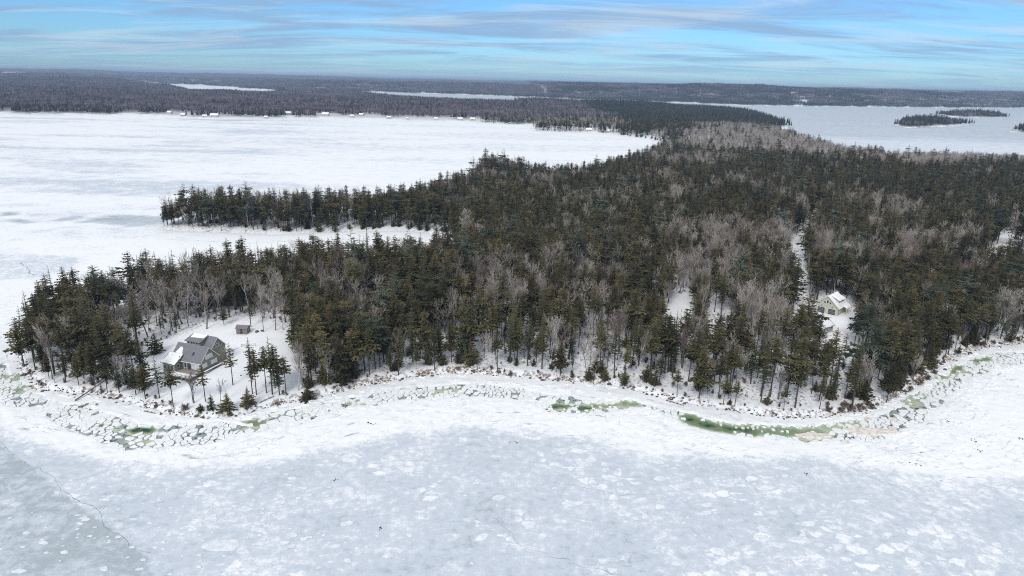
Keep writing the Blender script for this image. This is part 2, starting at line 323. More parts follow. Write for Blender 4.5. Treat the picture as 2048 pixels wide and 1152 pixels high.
class MB:
    """collects faces; one mesh object on build"""
    def __init__(s): s.v = []; s.f = []
    def poly(s, pts):
        b = len(s.v); s.v += [tuple(p) for p in pts]; s.f.append(tuple(range(b, b + len(pts)))); return s
    def hexa(s, p):      # 8 points, bottom 4 then top 4, both counter-clockwise seen from above
        b = len(s.v); s.v += [tuple(q) for q in p]
        for f in ((3, 2, 1, 0), (4, 5, 6, 7), (0, 1, 5, 4), (1, 2, 6, 5), (2, 3, 7, 6), (3, 0, 4, 7)): s.f.append(tuple(b + i for i in f))
        return s
    def box(s, x0, x1, y0, y1, z0, z1): return s.hexa([(x0, y0, z0), (x1, y0, z0), (x1, y1, z0), (x0, y1, z0), (x0, y0, z1), (x1, y0, z1), (x1, y1, z1), (x0, y1, z1)])
    def slab(s, quad, th):   # a quad (ccw from above) given thickness downward along z
        return s.hexa([(x, y, z - th) for x, y, z in quad] + list(quad))
    def bar(s, a, b, r0, r1=None, n=5):
        r1 = r0 if r1 is None else r1
        a = Vector(a); b = Vector(b); d = (b - a).normalized(); q = d.to_track_quat('Z', 'Y'); i = len(s.v)
        for p, r in ((a, r0), (b, r1)):
            for k in range(n):
                t = 2 * math.pi * k / n; s.v.append(tuple(p + q @ Vector((r * math.cos(t), r * math.sin(t), 0))))
        for k in range(n): s.f.append((i + k, i + (k + 1) % n, i + n + (k + 1) % n, i + n + k))
        s.f.append(tuple(i + n + k for k in range(n))); s.f.append(tuple(i + n - 1 - k for k in range(n))); return s
    def prism(s, prof, y0, y1):   # (x,z) profile swept along y
        n = len(prof); b = len(s.v); s.v += [(x, y0, z) for x, z in prof] + [(x, y1, z) for x, z in prof]
        for k in range(n): s.f.append((b + k, b + (k + 1) % n, b + n + (k + 1) % n, b + n + k))
        s.f.append(tuple(b + n - 1 - k for k in range(n))); s.f.append(tuple(b + n + k for k in range(n))); return s
    def prismx(s, prof, x0, x1):  # (y,z) profile swept along x
        n = len(prof); b = len(s.v); s.v += [(x0, y, z) for y, z in prof] + [(x1, y, z) for y, z in prof]
        for k in range(n): s.f.append((b + k, b + (k + 1) % n, b + n + (k + 1) % n, b + n + k))
        s.f.append(tuple(b + n - 1 - k for k in range(n))); s.f.append(tuple(b + n + k for k in range(n))); return s
    def mesh(s, name, mat):
        me = bpy.data.meshes.new(name); me.from_pydata(s.v, [], s.f); me.materials.append(MAT[mat]); me.update(); return me
    def build(s, name, mat, parent=None): return link(name, s.mesh(name, mat), parent)
def link(name, data, parent=None):
    o = bpy.data.objects.new(name, data); COL.objects.link(o)
    if parent is not None: o.parent = parent
    return o
def tag(o, label=None, cat=None, group=None, kind=None):
    for k, v in (('label', label), ('category', cat), ('group', group), ('kind', kind)):
        if v: o[k] = v
    return o
def empty(name, loc, rz=0.0):
    o = link(name, None); o.location = loc; o.rotation_euler = (0, 0, rz); o.empty_display_size = .5; return o

# ------------------------------------------------------------------ land and ice sheets (one fan-shaped grid laid out from the coast outwards)
AZ = np.radians(np.linspace(-58, 58, 680))
RR = [45.0]
while RR[-1] < 42000: RR.append(RR[-1] + (2.0 if RR[-1] < 125 else 1.05 if RR[-1] < 330 else RR[-1] * .021 - 4.5 if RR[-1] < 700 else max(10, RR[-1] * .0165)))
RR = np.array(RR); NA, NR = len(AZ), len(RR)
GX = (RR[:, None] * np.sin(AZ)).ravel(); GY = (RR[:, None] * np.cos(AZ)).ravel(); GRr = np.repeat(RR, NA)
GSD = land_sd(GX, GY)
idx = np.arange(NR * NA).reshape(NR, NA)
QUADS = np.stack([idx[:-1, :-1], idx[:-1, 1:], idx[1:, 1:], idx[1:, :-1]], -1).reshape(-1, 4)[:, ::-1]
def sub_sheet(mask):
    q = QUADS[mask[QUADS].any(1)]; used = np.zeros(NR * NA, bool); used[q.ravel()] = True
    re = np.cumsum(used) - 1; return np.nonzero(used)[0], re[q]

# where trees stand, what kind
def ell(u, v, pts):
    m = np.zeros_like(u)
    for (cx, cy, rx, ry) in pts: m = np.maximum(m, 1 - sm(np.hypot((u - cx) / rx, (v - cy) / ry), .75, 1.15))
    return m
LAWN = world_poly([(262, 712), (300, 690), (395, 664), (470, 640), (540, 650), (585, 690), (600, 760), (560, 800), (480, 812), (380, 822), (335, 810), (300, 770), (262, 750)], 3.5)
YARD = world_poly([(1590, 640), (1620, 615), (1650, 600), (1700, 598), (1728, 635), (1712, 660), (1680, 690), (1640, 690), (1600, 672), (1582, 660)], 5.5)
DRIVE = np.array([GP(*p)[:2] for p in ((1640, 420), (1634, 440), (1622, 458), (1600, 478), (1592, 500), (1592, 525), (1598, 555), (1606, 590), (1608, 620), (1596, 645))])
CLEAR = [world_poly(p, 5) for p in ([(1338, 600), (1375, 598), (1380, 625), (1370, 660), (1345, 655), (1336, 625)],
          [(1422, 614), (1455, 614), (1458, 632), (1424, 632)], [(1990, 480), (2015, 474), (2080, 472), (2080, 490), (1998, 494)])]
FARCLEAR = [(38, 187, 34, 3.2), (20, 147, 30, 1.6), (110, 155, 16, 1.3), (75, 190, 16, 2.0), (575, 233, 16, 3),
            (300, 169, 60, 1.3), (250, 229, 22, 3), (705, 163, 12, 1.0), (640, 178, 26, 2), (1588, 186, 9, 1.6), (1600, 192, 11, 1.6), (1578, 204, 18, 2.0), (1612, 203, 12, 2.4), (1596, 210, 20, 1.2), (1895, 185, 45, 1.2), (1180, 264, 18, 3), (930, 245, 14, 3)]
def hard_frac(x, y):
    u, v = PIX(x, y, np.full_like(x, 12.0)); r = np.hypot(x, y)
    b = fbm(x / 34, y / 34, 51, 3)
    near = sm(b, .56, .76) * .52 + .13
    h = np.where(r < 900, near, sm(fbm(x / 120, y / 120, 57, 4) * .55 + fbm(x / 420, y / 300, 58, 3) * .45, .38, .60) * .85 + .08)
    h = np.maximum(h, .76 * ell(u, v, [(1430, 495, 130, 26), (1850, 505, 120, 24), (275, 612, 55, 24), (370, 606, 85, 22), (560, 622, 60, 26),
              (690, 600, 60, 28), (1420, 560, 80, 40), (1530, 640, 40, 40), (1560, 500, 30, 40), (1480, 620, 40, 30), (2010, 640, 50, 40), (1800, 440, 40, 16), (1290, 315, 60, 16), (1640, 500, 25, 35), (1700, 530, 36, 25), (840, 520, 40, 20), (1180, 420, 40, 14), (960, 570, 50, 25), (1240, 650, 40, 22)]))
    h = np.maximum(h, .93 * ell(u, v, [(1520, 285, 190, 34), (1660, 305, 90, 18), (1900, 318, 190, 18), (1400, 330, 90, 14)]))
    h = np.where(ell(u, v, [(1240, 235, 190, 22), (1430, 235, 140, 18), (1180, 262, 130, 10), (690, 212, 140, 10), (450, 228, 130, 10), (1000, 240, 120, 8), (1200, 210, 300, 8)]) > .5, h * .18, h)
    h = np.where((r > 1500) & (x < 250), np.maximum(h, .76), h)
    return np.clip(h, 0, 1)
def open_mask(x, y):
    """1 where no forest tree may stand"""
    m = (poly_sd(x, y, LAWN) < 0) | (poly_sd(x, y, YARD) < 0) | (seg_d(x, y, DRIVE) < 3.6 + 1.2 * fbm(x / 8, y / 8, 61, 2))
    for c in CLEAR: m |= poly_sd(x, y, c) < 0
    for h in FAR_HOUSES:
        q = np.array(h[0]); d = -q / np.hypot(*q); m |= seg_d(x, y, np.array([q, q + d * 60])) < h[1] * .42 + 2
    return m

lm = GSD > -6
li, lq = sub_sheet(lm)
lx, ly, ls, lr = GX[li], GY[li], GSD[li], GRr[li]
GZ = elev(lx, ly, ls)
rough_c = np.where(lr > 1500, (fbm(lx / 40, ly / 40, 71, 3) - .5) * np.clip((lr - 6500) / 300, 0, 12), 0)
canopy = np.maximum(sm(lr, 6500, 9000) * sm(ls, 5, 60), .8 * sm(lr, 1500, 2300) * sm(ls, 8, 25)); uu, vv = PIX(lx, ly, GZ)
fc = ell(uu, vv, FARCLEAR); canopy = canopy * (1 - fc)
forest = (1 - np.where(lr < 700, open_mask(lx, ly), 0)) * sm(ls, 2, 8)
bank = np.clip(1 - np.abs(ls - 1.6) / 2.6, 0, 1) * (lr < 1800)
ground = link('ground', np_mesh('ground', np.stack([lx, ly, GZ + (rough_c + 9) * canopy * sm(lr, 6500, 9000)], 1), [lq], ['ground_snow'],
    {'litter': forest * (lr < 3000), 'bank': bank, 'canopy': canopy}, smooth=True)); tag(ground, 'snow covered island and mainland ground', kind='structure')

# broken-ice band and green leads along the front shore
BAND_IN = [(-90, 690), (0, 735), (60, 792), (130, 803), (220, 832), (300, 845), (400, 853), (480, 846), (560, 824), (640, 804), (740, 786), (850, 771), (960, 767), (1100, 783), (1200, 795),
           (1290, 803), (1370, 829), (1460, 843), (1560, 853), (1640, 851), (1740, 841), (1800, 816), (1850, 786), (1890, 752), (1940, 723), (1990, 709), (2048, 701), (2200, 682)]
BAND_OUT = [(2200, 697), (2048, 724), (1980, 741), (1930, 763), (1880, 802), (1850, 845), (1790, 872), (1720, 882), (1620, 880), (1520, 870), (1440, 860), (1370, 841), (1290, 817), (1180, 824),
            (1110, 820), (1060, 803), (960, 793), (850, 798), (740, 811), (650, 829), (560, 853), (480, 871), (380, 893), (280, 900), (190, 888), (110, 852), (60, 817), (0, 802), (-90, 780)]
BAND = world_poly(BAND_IN + BAND_OUT)
LEADS = [([(205, 851), (300, 860)], 1.25, .95), ([(150, 816), (180, 812)], 1.6, 1.0), ([(300, 862), (350, 872)], .9, .5), ([(350, 868), (362, 872)], 1.2, 1.0), ([(265, 883), (330, 884)], .9, .8), ([(440, 853), (522, 845)], 1.7, .8),
         ([(550, 829), (618, 823)], 1.6, .7), ([(1115, 812), (1180, 818)], 1.5, .95), ([(1190, 812), (1268, 807)], 1.7, .55), ([(1380, 838), (1430, 852), (1500, 861)], 1.9, .88),
         ([(1500, 859), (1570, 863), (1640, 866)], 2.5, .62), ([(1640, 858), (1700, 850), (1790, 836)], 1.8, .42), ([(1865, 762), (1900, 745), (1925, 733)], 1.5, .6), ([(1955, 722), (1985, 716)], 1.6, .65),
         ([(1815, 805), (1850, 790)], 1.8, .45), ([(-20, 790), (30, 785)], 3.0, .6), ([(0, 755), (40, 752)], 2.2, .5), ([(60, 772), (100, 800)], 1.2, .45), ([(850, 784), (1010, 778)], 1.6, .28), ([(620, 818), (760, 800)], 1.4, .22), ([(860, 655), (1, 655)], 0, 0)]
def lead_val(x, y):
    m = np.zeros(np.size(x)); x = np.ravel(x); y = np.ravel(y)
    wob = (fbm(x / 3.5, y / 3.5, 77, 3) - .5) * 2.4
    for pts, rad, w in LEADS:
        if rad <= 0: continue
        rad = rad * 1.3; d = seg_d(x, y, world_poly(pts)) + wob
        m = np.maximum(m, w * (1 - sm(d, rad * .35, rad * 2.0)))
    brk = sm(fbm(x / 7, y / 7, 78, 3), .36, .52); keepD = sm(x, 38, 46) * (1 - sm(x, 95, 105))
    return m * np.maximum(brk, keepD)
def band_sd(x, y):
    d = poly_sd(x, y, BAND) + (fbm(np.ravel(x) / 11, np.ravel(y) / 11, 94, 3) - .5) * 7.5
    return np.where(lead_val(x, y) > .3, np.minimum(d, -1.7), d)
GREY_EDGE = world_poly([(-200, 760), (-60, 800), (0, 828), (60, 868), (180, 905), (330, 922), (500, 922), (640, 898), (740, 872), (800, 858), (900, 851), (1000, 853), (1150, 872), (1300, 893), (1450, 908), (1600, 908),
                        (1700, 925), (1850, 938), (2048, 950), (2300, 960), (2300, 1500), (-900, 1500), (-500, 900)])
DARK_ICE = world_poly([(-300, 840), (0, 882), (40, 915), (105, 962), (180, 1020), (220, 1052), (262, 1082), (300, 1112), (312, 1152), (330, 1300), (-600, 1400)])
PUDDLE = [world_poly(p) for p in ([(140, 446), (190, 438), (225, 432), (260, 430), (340, 433), (330, 450), (262, 455), (235, 452), (200, 447)], [(0, 424), (46, 425), (30, 431), (0, 432)],
          [(18, 441), (45, 438), (70, 446), (35, 447)], [(100, 441), (130, 436), (168, 432), (160, 437), (120, 442)], [(-100, 512), (60, 505), (160, 515), (150, 540), (60, 560), (-100, 570)], [(560, 240), (330, 236), (330, 238), (450, 243)])]
im = GSD < 5
ii, iq = sub_sheet(im)
ix, iy, isd, ir = GX[ii], GY[ii], GSD[ii], GRr[ii]
_, along = poly_sd(ix, iy, W0, True)
snow = np.full(ix.size, .98)
bsd = band_sd(ix, iy)
wob = (fbm(ix / 14, iy / 14, 81, 4) - .5) * 10
g = 1 - sm(poly_sd(ix, iy, GREY_EDGE) + wob * .8, -7.5, 2.0)
snow = snow - g * (.44 + .22 * (fbm(ix / 45, iy / 45, 83, 3) - .45))
dk = poly_sd(ix, iy, DARK_ICE) + wob * .12; snow = np.where(dk < 0, snow - .30 * (1 - sm(dk, -1.0, 0)) + .16 * sm(fbm(ix / 9, iy / 9, 85, 3), .5, .7), snow)
for i, pd in enumerate(PUDDLE): snow -= (1 - sm(poly_sd(ix, iy, pd) + wob * .4, -4, 2)) * (.66 if i < 4 else .28)
left_far = sm(ir, 350, 600) * (1 - sm(ix + iy * .28, -250, 250)) * (isd < 0)
snow -= left_far * .26 * sm(fbm(ix / 160, iy / 40, 87, 4), .46, .66)
snow -= sm(ir, 350, 500) * .16 * sm(fbm(ix / 220, iy / 60, 88, 4), .48, .66)
bay = poly_sd(ix, iy, W1) < 30
snow = np.where(bay, .22 + .14 * fbm(ix / 300, iy / 90, 91, 4) + .34 * (1 - sm(np.hypot((ix - G(1960, 296)[0]) / 460, (iy - G(1960, 296)[1]) / 260) + .9 * (fbm(ix / 160, iy / 40, 92, 4) - .5), .4, 1.2)), snow)
ridge = sm(-isd, .3, 3) * (1 - g) * (1 - sm(ir, 330, 420)) * (1 - sm(-isd, 30, 60) * .6)
dip = (bsd + (fbm(ix / 2.6, iy / 2.6, 93, 3) - .5) * 2.6)
iz = np.where(dip < 0, np.maximum(dip * .55, -.75), 0) + ridge * (fbm(ix / 2.2, iy / 1.6, 95, 3) - .5) * .5 * sm(bsd, 0, 2) + .12
iz = iz + np.where(isd > 1.5, -1.0 * sm(isd, 1.5, 3), 0)
ice = link('sea_ice', np_mesh('sea_ice', np.stack([ix, iy, iz], 1), [iq], ['sea_ice'], {'snow': snow, 'along': along, 'off': -isd, 'ridge': ridge}, smooth=True)); tag(ice, 'frozen sea with snow and grey ice', kind='structure')
wi = np.nonzero(bsd < 6)[0]; wm = np.zeros(NR * NA, bool); wm[ii[wi]] = True
w_i, w_q = sub_sheet(wm)
wx, wy = GX[w_i], GY[w_i]
water = link('water', np_mesh('water', np.stack([wx, wy, np.full(wx.size, -.22)], 1), [w_q], ['sea_water'], {'lead': lead_val(wx, wy)}, smooth=True)); tag(water, 'green sea water and slush between the floes', kind='structure')
# ------------------------------------------------------------------ tree forms
def frond(V, T, tone, tb, base, az, L, slope, rng, lv, topb, width=.30, nseg=3):
    """one needle-covered branch: a drooping midrib with side sprays"""
    ca, sa = math.cos(az), math.sin(az); px, py = -sa, ca
    tn = min(1, max(0, rng.gauss(.42, .22)))
    pts = []
    for k in range(nseg + 1):
        q = k / nseg; d = L * q; z = base[2] + d * slope + .10 * L * (q * q) * (1 if slope < 0 else .4)
        pts.append((base[0] + ca * d, base[1] + sa * d, z))
    def tri(a, b, c):
        i = len(V); V.extend((a, b, c)); T.append((i, i + 1, i + 2)); tone.extend((tn * .7, tn * .7, min(1, tn * 1.25))); tb.extend((topb, topb, topb))
    for k in range(1, nseg + 1):
        p = pts[k - 1]; e = pts[k]; q = (k - .3) / nseg
        w = L * width * (1.15 - .75 * q) * rng.uniform(.7, 1.2)
        for s in (1, -1):
            fw = L * .30 * rng.uniform(.7, 1.3); dz = -rng.uniform(.05, .30) * w
            tip = (p[0] + px * w * s + ca * fw, p[1] + py * w * s + sa * fw, p[2] + dz + fw * slope)
            tri(p, (e[0], e[1], e[2] + .02), tip)
        if rng.random() < .6:   # hanging spray
            m = ((p[0] + e[0]) / 2, (p[1] + e[1]) / 2, (p[2] + e[2]) / 2 - L * rng.uniform(.12, .24)); tri(p, m, e)
    e = pts[-1]; b = pts[-2]; w = L * .10
    tri((b[0] + px * w, b[1] + py * w, b[2]), (b[0] - px * w, b[1] - py * w, b[2]), (e[0] + ca * .12 * L, e[1] + sa * .12 * L, e[2] + .03 * L))
def make_conifer(name, seed, H=18.0, z0=.30, R=2.7, gap=.42, nb=7, shape=.8, skip=.06, mat='spruce_needles', low=.15, nseg=3, width=.30, top_lean=.0, clump=.35, bark='trunk_dark'):
    rng = random.Random(seed); V = []; T = []; tone = []; tb = []
    z = z0 * H; ph = rng.random() * 6
    kx = [rng.uniform(-.25, .25) for _ in range(3)]
    while z < H * .985:
        t = (z - z0 * H) / (H - z0 * H)
        pr = min(1, low + (1 - low) * (t / .22)) if t < .22 else ((1 - t) / .78) ** shape
        pr *= 1 + clump * math.sin(z * 1.9 + ph) * math.sin(z * .73 + ph * 2)
        n = nb if t < .85 else max(4, nb - 2)
        side = rng.random() * 6.283
        for k in range(n):
            if rng.random() < skip: continue
            az = side + 6.283 * k / n + rng.uniform(-.45, .45)
            L = max(.22, R * pr * rng.uniform(.60, 1.18) * (1 + .22 * math.sin(az + ph)))
            slope = .35 * (t - .45) + rng.uniform(-.18, .08) - .10
            zz = z + rng.uniform(-.5, .5) * gap
            frond(V, T, tone, tb, (kx[0] * t, kx[1] * t, zz), az, L, slope, rng, t, float(sm(t, .35, .95)) * rng.uniform(.4, 1.0), width, nseg if L > .9 else 2)
        z += gap * rng.uniform(.8, 1.25) * (1 if t < .8 else .75)
    crown = np_mesh(name + '_crown', V, [np.array(T)], [mat], {'tone': tone, 'topb': tb})
    mb = MB(); mb.bar((0, 0, -1.0), (kx[0] * .2, kx[1] * .2, H * .55), .011 * H + .03, .007 * H, 6).bar((kx[0] * .2, kx[1] * .2, H * .55), (kx[0], kx[1], H * 1.0), .007 * H, .02, 5)
    zz = 1.2
    while zz < z0 * H:     # dead stubs on the bare stem
        a = rng.random() * 6.283; l = rng.uniform(.5, 1.5)
        mb.bar((0, 0, zz), (l * math.cos(a), l * math.sin(a), zz - l * .18), .035, .012, 3); zz += rng.uniform(.25, .7)
    trunk = mb.mesh(name + '_trunk', bark)
    return trunk, crown
def ribbon(V, T, a, b, w, rng):
    d = Vector(b) - Vector(a); s = d.cross(Vector((rng.uniform(-1, 1), rng.uniform(-1, 1), rng.uniform(-1, 1))))
    if s.length < 1e-6: s = Vector((1, 0, 0))
    s = s.normalized() * w; i = len(V); a = Vector(a); V.extend((tuple(a + s), tuple(a - s), tuple(b))); T.append((i, i + 1, i + 2))
def make_bare(name, seed, H=15.0, fork=.35, spread=.55, prim=7, mat='twigs', bark='trunk_grey', stems=1, tw=.030):
    rng = random.Random(seed); V = []; T = []; mb = MB()
    def grow(p, d, L, r, lev):
        d = d.normalized(); n = 3 if lev < 2 else 2
        pts = [Vector(p)]
        for k in range(n):
            d = (d + Vector((rng.uniform(-1, 1), rng.uniform(-1, 1), rng.uniform(-.4, .9))) * (.13 if lev else .06)).normalized()
            pts.append(pts[-1] + d * L / n)
        if lev < 2:
            for k in range(n): mb.bar(pts[k], pts[k + 1], r * (1 - .28 * k), r * (1 - .28 * (k + 1)), 5 if lev == 0 else 4)
        else:
            for k in range(n): ribbon(V, T, pts[k], pts[k + 1] + (pts[k + 1] - pts[k]) * .3, max(tw * 1.25, r * (1.1 - .3 * k)), rng); 
        if lev == 4: return
        cnt = {0: prim, 1: 5, 2: 4, 3: 4}[lev]
        for j in range(cnt):
            q = rng.uniform(fork if lev == 0 else .28, 1.0) if j < cnt - 1 else 1.0
            s = q * n; k = min(n - 1, int(s)); b = pts[k].lerp(pts[k + 1], s - k)
            ax = Vector((rng.uniform(-1, 1), rng.uniform(-1, 1), 0)).normalized()
            nd = d * (1 - spread * rng.uniform(.6, 1.2)) + ax * spread * rng.uniform(.7, 1.3) + Vector((0, 0, .28))
            grow(b, nd, L * ({0: .50, 1: .55, 2: .55, 3: .55}[lev]) * rng.uniform(.7, 1.15) * (1.15 - .45 * q if lev == 0 else 1), r * (.48 if lev == 0 else .5), lev + 1)
    for s in range(stems):
        lean = Vector((rng.uniform(-.18, .18), rng.uniform(-.18, .18), 1)) * 1.0
        grow(Vector((rng.uniform(-.3, .3) * (stems > 1), rng.uniform(-.3, .3) * (stems > 1), -.6)), lean, H * .72, .012 * H + .03, 0)
    crown = np_mesh(name + '_crown', V, [np.array(T)], [mat]); trunk = mb.mesh(name + '_trunk', bark)
    return trunk, crown
SPR = {}       # key -> (trunk mesh, crown mesh, nominal height, look)
def spr(key, look, H, **k): SPR[key] = make_conifer('spruce_' + key, hash(key) % 1000 if False else sum(map(ord, key)) * 7, H=H, **k) + (H, look)
spr('fa', 'full', 18, shape=.62, gap=.38, nb=8, z0=.25, R=3.4); spr('fb', 'full', 19, shape=.66, gap=.38, nb=8, z0=.30, R=3.2, clump=.5)
spr('ga', 'leggy', 19, shape=.66, z0=.46, R=2.9, skip=.14); spr('gb', 'leggy', 18, shape=.64, z0=.52, R=3.3, skip=.18, clump=.55)
spr('ha', 'slim', 19, z0=.20, R=2.2, shape=1.0); spr('hb', 'slim', 18, z0=.14, R=2.5, shape=1.05, mat='blue_needles')
spr('ia', 'ragged', 17, z0=.34, R=4.0, shape=.62, gap=.55, clump=.6, skip=.12); spr('ib', 'ragged', 17, z0=.28, R=3.8, shape=.6, gap=.5, mat='blue_needles', clump=.5)
spr('ja', 'thin', 18, z0=.30, R=2.6, gap=.58, nb=6, skip=.16, mat='blue_needles'); spr('jb', 'thin', 17, z0=.40, R=2.8, gap=.6, nb=6, skip=.16)
spr('ya', 'young', 8, z0=.04, R=2.6, gap=.30, shape=.95, low=.85); spr('yb', 'young', 7, z0=.05, R=1.9, gap=.32, shape=1.0, low=.8, mat='blue_needles', skip=.15)
SPR['pa'] = make_conifer('pine_a', 91, H=22, z0=.30, R=5.4, gap=1.05, nb=6, shape=.6, mat='pine_needles', width=.36, nseg=4, clump=.5) + (22, 'feathery')
FOREST = ['fa', 'fb', 'ga', 'gb', 'ha', 'hb', 'ia', 'ib', 'ja', 'jb']
BARE = {}
for key, look, H, kw in (('a', 'spreading', 15, dict(fork=.30, spread=.55)), ('b', 'upright', 15, dict(fork=.40, spread=.40)), ('c', 'spreading', 14, dict(fork=.25, spread=.62, prim=8)),
                         ('d', 'pale', 15, dict(fork=.45, spread=.36, bark='birch_bark')), ('e', 'clumped', 13, dict(stems=3, prim=5, spread=.42, fork=.4)), ('f', 'pale', 14, dict(stems=2, prim=5, fork=.5, spread=.4, bark='birch_bark'))):
    BARE[key] = make_bare('bare_' + key, 300 + ord(key), H, **kw) + (H, look)
BUSH = make_bare('bush', 77, 3.0, fork=.1, spread=.6, prim=6, mat='twigs_brown', bark='log', stems=4, tw=.022)

# ------------------------------------------------------------------ where the trees stand
def scatter(cell, rmin, rmax, seed, azmax=45):
    g = np.random.default_rng(seed)
    xs = np.arange(-rmax, rmax, cell); ys = np.arange(0, rmax, cell)
    X, Y = np.meshgrid(xs, ys); X = X.ravel(); Y = Y.ravel()
    r = np.hypot(X, Y); a = np.degrees(np.arctan2(X, Y)); k = (r > rmin) & (r < rmax) & (np.abs(a) < azmax)
    X = X[k]; Y = Y[k]
    return X + g.uniform(-.48, .48, X.size) * cell, Y + g.uniform(-.48, .48, Y.size) * cell, g
trees = []     # x, y, z, kind, key, scale, rot
# gaps in the wood that stay open: no tall tree stands close before them
OPENINGS = [(1640, 1700, 600, 652), (1340, 1376, 600, 650), (1424, 1456, 612, 632), (1588, 1612, 540, 630), (1588, 1600, 480, 535), (1985, 2060, 472, 496)]
def add_trees(cell, rmin, rmax, seed):
    X, Y, g = scatter(cell, rmin, rmax, seed)
    sd = land_sd(X, Y); k = (sd > 1.6) & ~open_mask(X, Y); X, Y, sd = X[k], Y[k], sd[k]
    h = hard_frac(X, Y); Z = elev(X, Y, sd); u, v = PIX(X, Y, Z); ut, vt = PIX(X, Y, Z + 17)
    k = np.ones(X.size, bool)
    if rmax > 1000: k &= ell(u, v, FARCLEAR) < .4
    for (u0, u1, v0, v1) in OPENINGS: k &= ~((np.maximum(u, ut) > u0 - 8) & (np.minimum(u, ut) < u1 + 8) & (v > v1) & (vt < v1 - .45 * (v1 - v0)))
    X, Y, sd, h, Z, u, v = X[k], Y[k], sd[k], h[k], Z[k], u[k], v[k]
    thin = ell(u, v, [(1120, 715, 175, 48), (1480, 775, 170, 50), (480, 660, 150, 40), (1640, 760, 60, 60), (280, 690, 90, 70)]) * .34
    thin = np.maximum(thin, .93 * ell(u, v, [(1358, 655, 26, 45), (1440, 650, 28, 26), (1645, 700, 36, 30), (2020, 520, 50, 28)]))
    r = g.random(X.size); q = g.random(X.size); sc = np.where(g.random(X.size) < .25, g.uniform(.62, .85, X.size), g.uniform(.92, 1.32, X.size)); sc = sc * (1 + .45 * ell(u, v, [(1000, 362, 50, 14)]) + .16 * ell(u, v, [(520, 585, 420, 45)])); rot = g.uniform(0, 6.28, X.size); pick = g.random(X.size); dens = fbm(X / 15, Y / 15, 63, 2)
    for i in range(X.size):
        if q[i] < thin[i] or (dens[i] < .30 and q[i] < .6): continue
        if r[i] < h[i]: kind = 'bare'; key = 'abcdef'[int(pick[i] * 5.999)]; s = sc[i] * (.98 if X[i] ** 2 + Y[i] ** 2 < 4e5 else .85)
        elif pick[i] < .018: kind = 'pine'; key = 'pa'; s = sc[i]
        else:
            kind = 'spruce'
            w = 'fa fb ga gb ha hb ia ib ja jb'.split() if sd[i] > 10 else 'ga gb ja jb ga gb ia ha hb fa'.split()
            if thin[i] > .2: w = 'ga gb ja jb ga gb ja ha gb hb'.split()
            elif 600 < u[i] < 960 and sd[i] < 12: w = 'fa ha ia fb hb ib fa ha ga fb'.split()
            key = w[int(pick[i] * 9.999)]; s = sc[i] * (.80 if sd[i] < 5 else .98)
        trees.append((X[i], Y[i], Z[i] - .1, kind, key, s, rot[i]))
        if sd[i] < 7 and (560 < u[i] < 960 or 1180 < u[i] < 1340 or u[i] > 1640) and q[i] > .35: trees.append((X[i] + 1.6 * math.cos(rot[i]), Y[i] + 1.6 * math.sin(rot[i]), Z[i] - .15, 'young', 'ya', sc[i] * (.5 + .6 * pick[i]), rot[i]))
        if kind == 'spruce' and q[i] > .80 and sd[i] < 40:   # a young tree in the understorey
            dx = 2.2 * math.cos(rot[i]); dy = 2.2 * math.sin(rot[i])
            trees.append((X[i] + dx, Y[i] + dy, Z[i] - .15, 'young', 'ya' if pick[i] < .5 else 'yb', sc[i] * .55, rot[i]))
add_trees(4.15, 150, 520, 1); add_trees(5.2, 520, 950, 2); add_trees(7.0, 950, 1750, 3)
